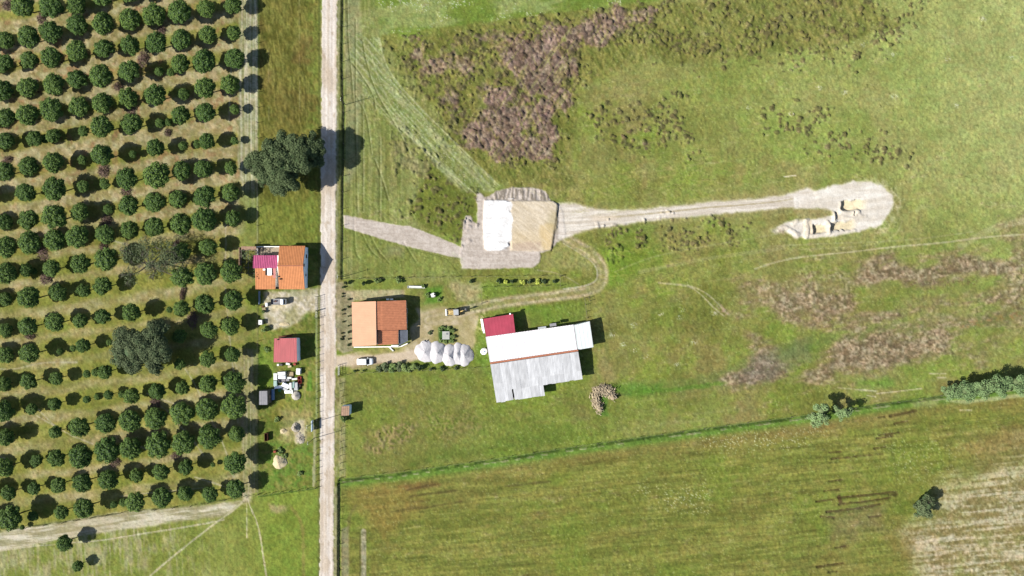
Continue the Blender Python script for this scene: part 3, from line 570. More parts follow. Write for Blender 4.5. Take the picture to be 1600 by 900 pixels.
# ------------------------------------------------------------------ object helpers
COL = SC.collection
def P(px, py, z=0.0):
    """the place whose image at height z falls on photograph pixel px, py"""
    k = 1-z/H
    return Vector(((px-800)*S*k, (450-py)*S*k, z))
class MB:
    """collects shapes, then links them as one mesh object"""
    def __init__(self): self.v = []; self.f = []; self.mi = []
    def add(self, vs, fs, mi=0):
        b = len(self.v); self.v += [tuple(p) for p in vs]; self.f += [tuple(b+i for i in f) for f in fs]; self.mi += [mi]*len(fs); return self
    def box(self, c, s, rot=0.0, mi=0, taper=1.0, tilt=None):
        hx, hy, hz = s[0]/2, s[1]/2, s[2]/2
        M = Matrix.Rotation(rot, 3, 'Z')
        if tilt: M = M @ Matrix.Rotation(tilt[1], 3, 'Y') @ Matrix.Rotation(tilt[0], 3, 'X')
        vs = []
        for z in (-1, 1):
            t = taper if z > 0 else 1
            for x, y in ((-1, -1), (1, -1), (1, 1), (-1, 1)):
                vs.append(Vector(c) + M @ Vector((x*hx*t, y*hy*t, z*hz)))
        return self.add(vs, [(3, 2, 1, 0), (4, 5, 6, 7), (0, 1, 5, 4), (1, 2, 6, 5), (2, 3, 7, 6), (3, 0, 4, 7)], mi)
    def prism(self, base, z0, z1, mi=0):
        """base: list of xy; z0, z1 numbers or lists per corner"""
        n = len(base); zz0 = z0 if isinstance(z0, (list, tuple)) else [z0]*n; zz1 = z1 if isinstance(z1, (list, tuple)) else [z1]*n
        vs = [(p[0], p[1], z) for p, z in zip(base, zz0)] + [(p[0], p[1], z) for p, z in zip(base, zz1)]
        fs = [tuple(range(n-1, -1, -1)), tuple(range(n, 2*n))] + [(i, (i+1) % n, n+(i+1) % n, n+i) for i in range(n)]
        return self.add(vs, fs, mi)
    def tube(self, a, b, r, r2=None, seg=8, mi=0):
        a = Vector(a); b = Vector(b); r2 = r if r2 is None else r2
        d = (b-a).normalized(); u = d.orthogonal().normalized(); w = d.cross(u)
        vs = []
        for p, rr in ((a, r), (b, r2)):
            for i in range(seg):
                t = 2*math.pi*i/seg; vs.append(p+u*math.cos(t)*rr+w*math.sin(t)*rr)
        fs = [tuple(range(seg-1, -1, -1)), tuple(range(seg, 2*seg))] + [(i, (i+1) % seg, seg+(i+1) % seg, seg+i) for i in range(seg)]
        return self.add(vs, fs, mi)
    def path(self, pts, r, seg=6, mi=0):
        for i in range(len(pts)-1):
            ra = r[i] if isinstance(r, (list, tuple)) else r; rb = r[i+1] if isinstance(r, (list, tuple)) else r
            self.tube(pts[i], pts[i+1], ra, rb, seg, mi)
        return self
    def lathe(self, prof, c=(0, 0, 0), seg=24, mi=0):
        vs = []
        for r, z in prof:
            for i in range(seg):
                t = 2*math.pi*i/seg; vs.append((c[0]+r*math.cos(t), c[1]+r*math.sin(t), c[2]+z))
        fs = []
        for j in range(len(prof)-1):
            for i in range(seg):
                fs.append((j*seg+i, j*seg+(i+1) % seg, (j+1)*seg+(i+1) % seg, (j+1)*seg+i))
        fs += [tuple(range(seg-1, -1, -1)), tuple((len(prof)-1)*seg+i for i in range(seg))]
        return self.add(vs, fs, mi)
    def sheet(self, a, b, c, d, nu, nv, fn, th=0.05, mi=0):
        """relief sheet over quad a-b (u) to d-c (v); fn(u,v,U,V)->height; closed with a flat underside"""
        a, b, c, d = map(Vector, (a, b, c, d)); nrm = (b-a).cross(d-a).normalized()
        if nrm.z < 0: nrm = -nrm
        U = (b-a).length; V = (d-a).length; vs = []
        for j in range(nv+1):
            for i in range(nu+1):
                u, v = i/nu, j/nv
                p = (a*(1-u)+b*u)*(1-v) + (d*(1-u)+c*u)*v
                vs.append(p + nrm*(th+fn(u, v, u*U, v*V)))
        fs = [(j*(nu+1)+i, j*(nu+1)+i+1, (j+1)*(nu+1)+i+1, (j+1)*(nu+1)+i) for j in range(nv) for i in range(nu)]
        m = len(vs); vs += [a, b, c, d]
        last = nv*(nu+1)
        fs += [(m+3, m+2, m+1, m), (m, m+1) + tuple(range(nu, -1, -1)), (m+2, m+3) + tuple(range(last, last+nu+1)),
               (m+1, m+2) + tuple(last+nu-j*(nu+1) for j in range(nv+1)), (m+3, m) + tuple(j*(nu+1) for j in range(nv+1))]
        return self.add(vs, fs, mi)
    def mesh(self, name, mats, smooth=False):
        me = bpy.data.meshes.new(name); me.from_pydata(self.v, [], self.f)
        for m in (mats if isinstance(mats, (list, tuple)) else [mats]): me.materials.append(m)
        if len(set(self.mi)) > 1: me.polygons.foreach_set('material_index', self.mi)
        if smooth: me.polygons.foreach_set('use_smooth', [True]*len(me.polygons))
        me.update(); return me
    def obj(self, name, mats, parent=None, smooth=False, loc=None):
        return link(self.mesh(name, mats, smooth), name, parent, loc)
def link(me, name, parent=None, loc=None):
    o = bpy.data.objects.new(name, me); COL.objects.link(o)
    if parent: o.parent = parent
    if loc is not None: o.location = loc
    return o
def tag(o, label, cat, group=None):
    o['label'] = label; o['category'] = cat
    if group: o['group'] = group
    return o
def thing(name, label, cat, loc=(0, 0, 0), rz=0.0, group=None, s=1.0):
    o = bpy.data.objects.new(name, None); COL.objects.link(o); o.location = loc; o.rotation_euler = (0, 0, rz); o.scale = (s, s, s)
    o.empty_display_size = 0.2
    return tag(o, label, cat, group)
def dup(root, loc, rz, label, s=1.0):
    c = root.copy(); COL.objects.link(c); c.location = loc; c.rotation_euler = (0, 0, rz); c.scale = (s, s, s); c['label'] = label
    for ch in root.children:
        k = ch.copy(); COL.objects.link(k); k.parent = c
        for g in ch.children:
            h = g.copy(); COL.objects.link(h); h.parent = k
    return c
ORD = ['first', 'second', 'third', 'fourth', 'fifth', 'sixth', 'seventh', 'eighth', 'ninth', 'tenth', 'eleventh', 'twelfth', 'thirteenth', 'fourteenth', 'fifteenth', 'sixteenth', 'seventeenth', 'eighteenth', 'nineteenth', 'twentieth', 'twenty-first', 'twenty-second']

# ------------------------------------------------------------------ materials for things
M_pine = leaf_mat('pine_needles', (.042, .086, .018), (.098, .152, .030))
M_pine_dk = leaf_mat('crown_core_shade', (.026, .048, .016), (.034, .060, .020))  # darker needles for the inner lumps, crown shade put into the colour
M_oak = leaf_mat('cork_oak_leaves', (.050, .074, .030), (.110, .140, .060))
M_oakg = leaf_mat('grey_oak_leaves', (.055, .076, .034), (.105, .128, .060))
M_will = leaf_mat('willow_leaves', (.075, .125, .050), (.17, .24, .10))
M_bush = leaf_mat('bush_leaves', (.08, .13, .035), (.17, .22, .07))
M_dkbush = leaf_mat('dark_bush_leaves', (.035, .060, .025), (.07, .10, .04))
M_ybush = leaf_mat('yellow_green_leaves', (.26, .32, .05), (.40, .42, .08))
M_bark = mat('bark', (92, 80, 66), .95, .3, 6)
M_gbark = mat('grey_bark', (120, 112, 100), .95, .3, 4)
M_brush = mat('dead_twigs', (150, 124, 112), .95, .35, 5, obj_var=.1)
M_terra = mat('terracotta_tiles', (244, 158, 114), .8, .16, 1.6)
M_terra2 = mat('orange_tiles', (232, 152, 96), .8, .13, 1.3)
M_terra_sunlit = mat('sunlit_terracotta_tiles', (236, 178, 142), .8, .06, .6)  # same tile as the terracotta, with the sun's washed look in the colour
M_ridge = mat('ridge_tiles', (214, 138, 104), .8, .18, 2)
M_magenta = mat('magenta_metal_sheet', (222, 100, 150), .6, .18, 1.0)
M_crimson = mat('crimson_metal_sheet', (202, 74, 98), .6, .14, .5)
M_redsheet = mat('weathered_red_sheet', (206, 98, 102), .6, .16, .7, streak=(3, .4, 1))
M_whitesheet = mat('white_metal_sheet', (250, 244, 244), .6, .04, .5, raw=(.50, .475, .485))
M_annex = mat('pale_grey_sheet', (236, 242, 240), .6, .10, .8, streak=(4, .4, 1), raw=(.42, .45, .44))
M_grey = mat('fibre_cement_sheet', (230, 231, 233), .9, .18, .9, obj_var=.14, streak=(2.2, .5, 1))
M_greydk = mat('grey_corrugated_sheet', (170, 168, 172), .8, .15, 1.2)
M_slate = mat('slate_blue_roofing', (108, 116, 130), .7, .2, 1.5)
M_plaster = mat('white_plaster', (238, 234, 226), .9, .06, .7, raw=(.66, .64, .60))
M_bluewall = mat('pale_blue_plaster', (214, 230, 244), .9, .06, .8, raw=(.62, .72, .82))
M_cream = mat('cream_plaster', (226, 208, 176), .9, .08, .8)
M_conc = mat('concrete', (190, 184, 170), .95, .14, 1.4, bump=.2)
M_dirtyconc = mat('terrace_concrete', (196, 180, 156), .95, .16, 1.2)
M_wood = mat('weathered_planks', (184, 150, 124), .9, .25, 2.5)
M_greywood = mat('grey_timber', (132, 122, 108), .9, .25, 4)
M_dark = mat('dark_recess', (40, 38, 38), .8, .2, 3)
M_glass = mat('dark_glass', (34, 44, 52), .12, .15, 3)
M_steel = mat('galvanised_steel', (170, 172, 174), .45, .12, 4, metal=.5)
M_rust = mat('rusty_steel', (126, 74, 50), .85, .3, 5)
M_white = mat('white_enamel', (246, 248, 248), .4, .04, 2, raw=(.74, .75, .75))
M_offwhite = mat('dirty_white_plastic', (224, 226, 218), .6, .12, 3, raw=(.48, .49, .46))
M_tyre = mat('tyre_rubber', (46, 46, 46), .9, .15, 6)
M_yellow = mat('loader_yellow', (236, 204, 130), .55, .12, 3)
M_black = mat('black_paint', (38, 38, 42), .5, .15, 4)
M_gravel = mat('pale_gravel', (226, 218, 220), 1.0, .10, 1.2, bump=.25, raw=(.34, .328, .335))
M_sandp = mat('builders_sand', (240, 222, 180), 1.0, .08, 2, bump=.4)
M_rubble = mat('rubble', (206, 196, 178), 1.0, .22, 2.5, bump=.6)
M_straw = mat('cut_branches', (228, 208, 174), .95, .28, 4)
M_red = mat('red_plastic', (190, 60, 46), .6, .2, 3)
M_green = mat('green_tarp', (70, 150, 104), .6, .2, 3)
M_teal = mat('teal_panel', (170, 206, 196), .5, .1, 3)
M_blue = mat('blue_metal', (150, 180, 220), .5, .15, 2)
M_tan = mat('tan_cardboard', (196, 176, 136), .8, .15, 3)
M_lightgrey = mat('light_grey_metal', (204, 208, 210), .5, .12, 3)
M_orangelamp = mat('orange_lens', (230, 120, 40), .3, .1, 3); M_redlamp = mat('red_lens', (190, 30, 30), .3, .1, 3); M_lamp = mat('clear_lens', (225, 230, 235), .15, .05, 3)

# ------------------------------------------------------------------ foliage meshes (shared)
def leaf_arrays(rng, centres, radii, per, size, squash=.8, up=.35, elong=1.6):
    """many small four-cornered leaf tufts on the outside of lumps"""
    V = []; 
    for (c, r, n) in zip(centres, radii, per):
        d = rng.normal(size=(n, 3)); d[:, 2] = np.abs(d[:, 2])*1.0 - .25*np.abs(d[:, 2])*(rng.rand(n) < .45)*2
        d /= np.linalg.norm(d, axis=1)[:, None]+1e-6
        p = c + d*np.array([1, 1, squash])*r*(0.80+0.28*rng.rand(n))[:, None]
        nn = d + rng.normal(size=(n, 3))*.55 + np.array([0, 0, up]); nn /= np.linalg.norm(nn, axis=1)[:, None]
        t = np.cross(nn, rng.normal(size=(n, 3))); t /= np.linalg.norm(t, axis=1)[:, None]+1e-6
        b = np.cross(nn, t); s = size*(.65+.7*rng.rand(n))[:, None]
        V.append(np.stack([p-t*s*elong*.5, p-b*s*.5, p+t*s*elong*.5, p+b*s*.5], 1))
    return np.concatenate(V).reshape(-1, 3)
def quads_mesh(name, V, m, extra=None):
    me = bpy.data.meshes.new(name); nq = len(V)//4
    me.vertices.add(len(V)); me.vertices.foreach_set('co', V.astype(np.float32).ravel())
    me.loops.add(nq*4); me.loops.foreach_set('vertex_index', np.arange(nq*4, dtype=np.int32))
    me.polygons.add(nq); me.polygons.foreach_set('loop_start', np.arange(0, nq*4, 4, dtype=np.int32)); me.update(calc_edges=True)
    me.materials.append(m)
    if extra:      # solid inner lumps, added to block light through the crown
        bm = bmesh.new(); bm.from_mesh(me)
        for c, r, sq in extra:
            g = bmesh.ops.create_icosphere(bm, subdivisions=2, radius=r)
            for v in g['verts']:
                h = math.sin(v.co.x*9/r+c[0]*7)*math.sin(v.co.y*8/r+c[1]*5)*.08+1
                v.co = Vector((v.co.x*h+c[0], v.co.y*h+c[1], v.co.z*sq*h+c[2]))
        bm.to_mesh(me); bm.free()
    return me
def pine_crown_mesh(seed):
    rng = np.random.RandomState(seed); cs = []; rs = []; per = []
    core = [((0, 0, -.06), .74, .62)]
    ex, ey = .95+.1*rng.rand(), .95+.1*rng.rand()
    n = 30
    for i in range(n):
        ph = i*2.39996+rng.rand()*.5; zz = 1-(i+.5)/n*1.25
        rr = math.sqrt(max(0.02, 1-zz*zz)); 
        c = np.array([math.cos(ph)*rr*ex*.72, math.sin(ph)*rr*ey*.72, zz*.50])
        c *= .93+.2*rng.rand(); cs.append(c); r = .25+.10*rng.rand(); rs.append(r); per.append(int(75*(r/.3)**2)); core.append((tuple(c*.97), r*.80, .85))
    V = leaf_arrays(rng, cs, rs, per, .085, .85)
    me = quads_mesh('pine_crown', V, M_pine, core)
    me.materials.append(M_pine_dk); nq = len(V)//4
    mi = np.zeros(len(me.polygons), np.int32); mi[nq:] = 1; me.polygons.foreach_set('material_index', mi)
    return me
PINE_CROWNS = [pine_crown_mesh(s) for s in (3, 11, 27, 42, 58, 77, 91)]
def trunk_mesh(seed, h=1.35, r=.055):
    rng = random.Random(seed); mb = MB(); top = (rng.uniform(-.05, .05), rng.uniform(-.05, .05), h)
    mb.path([(0, 0, -.15), (rng.uniform(-.02, .02), rng.uniform(-.02, .02), h*.5), top], [r*1.5, r, r*.85], 7)
    for k in range(5):
        a = k*1.257+rng.random(); mb.path([top, (top[0]+math.cos(a)*.3, top[1]+math.sin(a)*.3, h+.12), (top[0]+math.cos(a)*.62, top[1]+math.sin(a)*.62, h+.25)], [r*.6, r*.4, r*.2], 5)
    return mb.mesh('pine_trunk', M_bark)
PINE_TRUNKS = [trunk_mesh(s) for s in (1, 2, 3)]
rnd = random.Random(8)
ROWS = [
 [(36, 10, 18), (81, 11, 18), (120, 8, 15), (163, -9, 17), (203, -14, 17), (243, -18, 16)],
 [(9, 63, 14), (45, 57, 16), (80, 50, 17), (122, 39, 16), (162, 37, 17), (205, 30, 17), (241, 24, 18), (282, 19, 19), (322, 14, 14), (365, 9, 13)],
 [(7, 99, 14), (47, 94, 13), (81, 90, 15), (121, 80, 16), (163, 76, 14), (204, 71, 14), (245, 67, 16), (284, 62, 15), (325, 54, 14), (366, 51, 11)],
 [(6, 142, 15), (44, 137, 16), (85, 132, 15), (121, 124, 15), (159, 119, 17), (203, 111, 16), (249, 112, 7), (267, 113, 6), (283, 100, 15), (320, 96, 17), (367, 92, 15)],
 [(10, 184, 15), (44, 180, 17), (81, 171, 17), (124, 167, 16), (161, 161, 15), (201, 153, 14), (244, 149, 16), (287, 147, 9), (321, 138, 16), (360, 132, 15)],
 [(10, 220, 13), (55, 217, 12), (70, 217, 7), (84, 212, 11), (131, 205, 9), (160, 198, 17), (206, 194, 15), (250, 192, 7), (263, 191, 6), (283, 180, 14), (322, 176, 16), (367, 171, 7)],
 [(8, 268, 15), (46, 260, 14), (84, 254, 16), (129, 250, 7), (160, 242, 16), (208, 241, 6), (243, 231, 14), (286, 228, 7), (309, 225, 6), (324, 221, 13), (367, 220, 6)],
 [(41, 301, 14), (86, 295, 18), (130, 291, 10), (164, 287, 8), (199, 279, 16), (246, 274, 20), (284, 267, 14), (318, 264, 13), (361, 263, 10)],
 [(9, 347, 13), (45, 344, 15), (86, 339, 18), (125, 332, 15), (170, 327, 8), (202, 321, 16), (242, 316, 15), (279, 311, 14), (321, 307, 16), (361, 301, 14)],
 [(10, 386, 16), (47, 379, 17), (86, 375, 17), (122, 370, 17), (165, 366, 14), (203, 359, 14), (242, 355, 14), (284, 350, 16), (320, 343, 17), (364, 341, 12)],
 [(10, 427, 16), (41, 422, 10), (53, 424, 6), (81, 419, 13), (127, 412, 15), (166, 405, 16), (284, 394, 14), (326, 386, 14)],
 [(9, 467, 10), (46, 465, 17), (91, 457, 13), (131, 454, 10), (161, 447, 14), (285, 433, 16), (322, 428, 17), (362, 424, 17)],
 [(10, 516, 10), (44, 510, 14), (86, 504, 14), (126, 501, 11), (161, 495, 11), (206, 488, 13), (265, 484, 5), (284, 482, 13), (321, 475, 15), (365, 469, 16)],
 [(10, 555, 13), (47, 552, 15), (94, 549, 5), (115, 544, 5), (130, 540, 11), (171, 535, 5), (281, 525, 12), (327, 515, 13), (361, 510, 13)],
 [(7, 600, 12), (46, 596, 12), (89, 591, 10), (136, 584, 6), (149, 582, 6), (165, 581, 12), (281, 569, 9), (325, 561, 13), (364, 554, 12)],
 [(6, 642, 15), (50, 639, 9), (86, 631, 10), (136, 624, 6), (152, 620, 5), (170, 617, 8), (191, 616, 6), (206, 619, 12), (246, 611, 13), (286, 606, 11), (326, 600, 14), (367, 597, 16)],
 [(10, 683, 12), (87, 675, 10), (125, 667, 15), (166, 661, 15), (204, 657, 17), (244, 654, 16), (286, 646, 17), (324, 639, 17), (366, 635, 19)],
 [(8, 730, 14), (57, 720, 9), (89, 716, 12), (127, 713, 18), (168, 703, 18), (205, 700, 18), (248, 695, 19), (287, 692, 18), (328, 682, 19), (370, 678, 13)],
 [(14, 770, 11), (54, 763, 10), (92, 758, 12), (130, 754, 15), (170, 750, 15), (214, 743, 10), (252, 737, 13), (291, 730, 11), (333, 726, 4), (368, 723, 17)],
 [(17, 809, 19), (52, 806, 8), (97, 800, 11), (132, 794, 16), (178, 788, 6), (193, 785, 6), (212, 784, 15), (254, 777, 15), (290, 771, 12), (329, 772, 12), (369, 763, 15)]]
def pine(px, py, rp, label, group):
    hc = .222*rp+.05 if rp > 8 else .26*rp
    r = rp*S*(1-hc/H)*1.02
    base = P(px, py, hc); base.z = 0
    s = r; k = hc/r/1.56
    t = thing('pine_tree', label, 'tree', base, rnd.uniform(0, 6.28), group)
    c = link(rnd.choice(PINE_CROWNS), 'crown', t); c.location = (0, 0, hc); c.scale = (s, s*rnd.uniform(.93, 1.05), s*rnd.uniform(.85, 1.1)); c.rotation_euler = (0, 0, rnd.uniform(0, 6.28))
    q = link(rnd.choice(PINE_TRUNKS), 'trunk', t); q.scale = (s*.9, s*.9, s*k)
    return t
GO = 'round pines planted in the orchard rows'
# one tree per row stands just off the left edge; its shadow falls into view
for i, row in enumerate(ROWS):
    row = sorted(row); big = [t for t in row if t[2] > 8]
    if i > 0:
        y0 = row[0][1]+ (6 if i < 8 else 5)
        left = -31 if i != 7 else -30
        pine(left, y0, rnd.uniform(13, 16), f'pine at the far left end of the {ORD[i]} orchard row, beyond the picture edge', GO)
    for j, (px, py, rp) in enumerate(row):
        size = 'small young pine' if rp <= 8 else ('small rounded pine' if rp <= 11 else ('broad round pine' if rp >= 17 else 'round green pine'))
        n = len(row)
        if j == n-1: where = f'at the right hand end of the {ORD[i]} orchard row from the top'
        elif j == 0: where = f'at the left end of the {ORD[i]} orchard row from the top'
        else: where = f'{ORD[j]} from the left in the {ORD[i]} orchard row from the top'
        jit = rnd.uniform(.95, 1.06)
        pine(px, py, rp*jit, f'{size}, {where}', GO)
pine(102, 848, 12.5, 'dark round pine alone just below the sandy strip', 'lone pines below the orchard')
pine(122, 884, 8.5, 'smaller dark pine near the bottom edge, below the other lone pine', 'lone pines below the orchard')
pine(35, 824, 4, 'tiny pine sapling by the orchard fence at the bottom left', None)

# ------------------------------------------------------------------ broad trees built from limbs and leaf lumps
def broad_tree(name, label, lumps, trunk_px, m, leaf=.26, dens=26, solid=.6, limbs=True, cat='tree', group=None, bark=None, bare=False, seed=1, core_m=None):
    """lumps: (px, py, radius_px, height_m) as seen in the photograph"""
    rng = np.random.RandomState(seed); base = P(*trunk_px, 0)
    t = thing(name, label, cat, base, 0, group)
    cs = []; rs = []; per = []; core = []
    for (px, py, rp, h) in lumps:
        c = P(px, py, h)-base; r = rp*S
        k = max(5, int(7*(r/1.5)**1.2))
        for i in range(k):
            d = rng.normal(size=3); d /= np.linalg.norm(d); d[2] = abs(d[2])*.8-.2
            cc = np.array(c)+d*r*np.array([.72, .72, .6]); rr = r*rng.uniform(.28, .45)
            cs.append(cc); rs.append(rr); per.append(int(dens*(rr/.5)**2)+5)
            if solid: core.append((tuple(cc), rr*solid, .8))
        if solid: core.append((tuple(c), r*.75*min(1, solid*1.2), .7))
    V = leaf_arrays(rng, cs, rs, per, leaf, .85)
    me = quads_mesh(name+'_crown', V, m, core or None)
    if core:
        me.materials.append(core_m or m); mi = np.zeros(len(me.polygons), np.int32); mi[len(V)//4:] = 1; me.polygons.foreach_set('material_index', mi)
    link(me, 'crown', t)
    tr = MB(); fork = Vector((0, 0, min(l[3] for l in lumps)*.45)); R = .10+.035*max(l[2] for l in lumps)*S*3
    tr.path([(0, 0, -.3), (R*.3, 0, fork.z*.5), fork], [R*1.3, R, R*.9], 9); tr.obj('trunk', bark or M_bark, t)
    lb = MB()
    for i, (px, py, rp, h) in enumerate(lumps):
        c = P(px, py, h)-base; mid = (fork+c)/2+Vector((rng.uniform(-.4, .4), rng.uniform(-.4, .4), .2))
        lb.path([fork, mid, c], [R*.55, R*.32, R*.15], 6)
        for q in range(9 if bare else 4):
            a = rng.uniform(0, 6.28); e = c+Vector((math.cos(a)*rp*S*.9, math.sin(a)*rp*S*.9, rng.uniform(-.3, .8)))
            m2 = (c+e)/2+Vector((rng.uniform(-.3, .3), rng.uniform(-.3, .3), .15))
            lb.path([mid.lerp(c, .6) if q % 2 else c, m2, e], [R*.16, R*.10, .02], 5)
            if bare:
                for w in range(7):
                    a2 = a+rng.uniform(-1.0, 1.0); st = m2.lerp(e, rng.uniform(0, 1)); lb.tube(st, st+Vector((math.cos(a2), math.sin(a2), rng.uniform(-.1, .4)))*rng.uniform(.5, 1.3), .03, .012, 4)
    o = lb.obj('limbs', bark or M_bark, t); o['kind'] = 'stuff'
    return t
broad_tree('broadleaf_tree', 'big dark evergreen tree beside the dirt road, casting shade across it',
    [(405, 258, 22, 5.5), (425, 235, 20, 6.5), (443, 222, 18, 6.5), (465, 228, 20, 7.0), (418, 272, 20, 5.5), (442, 262, 24, 7.8), (470, 250, 22, 7.4), (440, 290, 17, 5.5), (452, 280, 18, 6.0), (490, 232, 18, 6.2), (493, 250, 14, 5.2), (412, 284, 9, 4), (487, 213, 9, 6)],
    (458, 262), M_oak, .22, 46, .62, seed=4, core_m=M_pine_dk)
broad_tree('broadleaf_tree', 'half-bare grey oak with spreading limbs in the upper part of the orchard',
    [(205, 395, 17, 4.4), (232, 385, 18, 5.0), (262, 392, 18, 5.0), (205, 430, 14, 3.6), (245, 420, 17, 4.5), (275, 412, 16, 4.4), (283, 436, 13, 3.6), (226, 408, 12, 4.8)],
    (238, 414), M_oakg, .16, 17, 0, bark=M_gbark, bare=True, seed=6)
broad_tree('broadleaf_tree', 'large grey-green cork oak lower in the orchard, shading two pines on its right',
    [(197, 529, 21, 4.8), (188, 556, 18, 4.4), (210, 566, 18, 4.8), (224, 540, 22, 6.0), (205, 548, 20, 5.6), (238, 566, 16, 5.2), (242, 520, 18, 6.0), (254, 514, 14, 5.6), (248, 546, 20, 6.2), (246, 572, 13, 4.6)],
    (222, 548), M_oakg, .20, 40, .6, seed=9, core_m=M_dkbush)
broad_tree('broadleaf_tree', 'lone grey-green tree at the edge of the pale stubble field, lower right',
    [(1436, 788, 11, 2.6), (1448, 790, 12, 3.4), (1438, 800, 10, 2.4), (1450, 800, 10, 2.8), (1446, 779, 9, 2.8), (1456, 786, 9, 3.0)], (1441, 788), M_oakg, .24, 28, .6, seed=12, core_m=M_dkbush)
GW = 'pale willowy trees along the field ditch'
for lab, lumps, tp, sd in (
    ('pale willow bush at the left of the isolated pair on the ditch', [(1271, 648, 10, 3.4), (1283, 641, 12, 5.2), (1275, 661, 9, 2.6), (1287, 655, 11, 4.4)], (1280, 650), 21),
    ('pale willow bush at the right of the isolated pair on the ditch', [(1309, 640, 10, 4.0), (1322, 643, 10, 4.6), (1313, 651, 8, 2.6)], (1313, 644), 22),
    ('pale willow at the left end of the tree clump by the right edge', [(1480, 616, 9, 2.0), (1490, 612, 9, 2.6), (1498, 618, 8, 2.0)], (1487, 613), 23),
    ('pale willow second from the left in the clump by the right edge', [(1508, 610, 10, 3.0), (1515, 618, 9, 2.2), (1522, 608, 9, 3.0)], (1512, 611), 24),
    ('pale willow in the middle of the clump by the right edge', [(1534, 606, 10, 3.4), (1542, 614, 9, 2.4), (1548, 602, 9, 3.2)], (1536, 607), 25),
    ('pale willow second from the right edge in the ditch clump', [(1560, 602, 11, 3.6), (1568, 610, 9, 2.6), (1573, 598, 9, 3.4)], (1560, 603), 26),
    ('pale willow cut by the right edge of the picture, on the ditch', [(1588, 598, 11, 3.6), (1595, 606, 10, 2.6), (1606, 596, 11, 3.4)], (1588, 600), 27)):
    if tp[0] > 1400: lumps = [(a_, b_-1, c_*1.3, d_*1.45) for a_, b_, c_, d_ in lumps]
    broad_tree('willow_tree', lab, lumps, tp, M_will, .20, 34, .5, seed=sd, group=GW, core_m=M_oak)

# ------------------------------------------------------------------ low bushes: shared leafy meshes
def bush_mesh(seed, m, core_m):
    rng = np.random.RandomState(seed); cs = []; rs = []; per = []; core = []
    for i in range(9):
        a = rng.uniform(0, 6.28); q = rng.uniform(0, .62); cs.append(np.array([math.cos(a)*q, math.sin(a)*q, rng.uniform(.25, .75)])); r = rng.uniform(.25, .42); rs.append(r); per.append(45); core.append((tuple(cs[-1]), r*.7, .9))
    V = leaf_arrays(rng, cs, rs, per, .16, .9); me = quads_mesh('bush', V, m, core)
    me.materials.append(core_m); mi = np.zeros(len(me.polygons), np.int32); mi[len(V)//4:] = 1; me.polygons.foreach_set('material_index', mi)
    return me
BM = {k: [bush_mesh(s, m, c) for s in (1, 2, 3)] for k, m, c in (('green', M_bush, M_dkbush), ('dark', M_dkbush, M_dkbush), ('yellow', M_ybush, M_bush), ('grey', M_oakg, M_dkbush))}
def bush(px, py, rp, h, kind, label, group=None, name='bush'):
    o = link(rnd.choice(BM[kind]), name); o.location = P(px, py, h*.5); o.location.z = -.05
    o.scale = (rp*S*1.15, rp*S*1.15, h); o.rotation_euler = (0, 0, rnd.uniform(0, 6.28)); return tag(o, label, 'bush', group)
for j, y in enumerate((449, 459, 463.5, 484, 491, 503, 521, 526, 530)):
    bush(535+rnd.uniform(-1.2, 1.2), y, rnd.uniform(1.8, 2.6), .7, 'dark', f'tiny dark shrub, {ORD[j]} from the top in the bed beside the road', 'dark shrubs in the roadside bed')
for j, y in enumerate((468, 479.5, 494, 509, 519, 530, 539)):
    bush(544.6, y, rnd.uniform(2.2, 2.8), .8, 'dark', f'small clipped shrub, {ORD[j]} from the top in the row by the pale roof', 'clipped shrubs along the west wall of the house')
for j, x in enumerate((740, 783, 804, 832, 854, 870)):
    bush(x-4, 439.5, 4.4 if j else 3.6, 1.3, 'dark', f'dark bush standing in for a shrub shadow, {ORD[j]} from the left in the fenced planting row', 'dark bushes standing in for shrub shadows in the planting row')  # dark bushes added on the spots where shrub shadows fall
for j, x in enumerate((793, 820, 844)):
    bush(x-3, 440.5, 5.0, 1.0, 'yellow', f'yellow-green shrub, {ORD[j]} from the left among the dark shadow bushes', 'yellow shrubs in the fenced planting row')
for j, (x, y, r, h, k, lab) in enumerate(((540, 442, 4, 1.8, 'grey', 'grey-green shrub at the corner of the fence beside the road'), (568, 443, 4.5, 2.0, 'dark', 'dark shrub north of the pale roofed house'), (591, 438, 6, 1.3, 'green', 'leafy green bush behind the pale roofed house, nearer the road'),
        (622, 437, 6, 1.3, 'green', 'leafy green bush behind the terracotta slope, nearer the white pipe'), (668, 461, 4.5, .9, 'green', 'green bush just left of the small well'), (686, 468, 4, .8, 'green', 'green bush just below the small well'), (661, 447, 4, 1.0, 'green', 'green bush at the right end of the white pipe'),
        (672, 520, 4, .7, 'grey', 'low grey bush left of the square concrete cover'), (414, 514, 6, 1.7, 'green', 'round green bush between the sandy yard and the red shed'), (411, 487, 4, 1.2, 'green', 'green bush on the fence line below the blue post'), (416, 546, 5, .7, 'green', 'weedy green bush left of the red roofed shed'),
        (536, 654, 6, 1.6, 'green', 'round green bush under the small brown hut by the road'), (437, 704, 6, .9, 'green', 'bright green bush between the rubble and the sand pile'), (444, 712, 5, .8, 'green', 'green bush touching the top of the sand pile'), (432, 656, 5, .8, 'green', 'green bush left of the rubble heap'), (468, 740, 6, .9, 'green', 'straggling green bush below the sand pile'))):
    bush(x, y, r, h, k, lab)
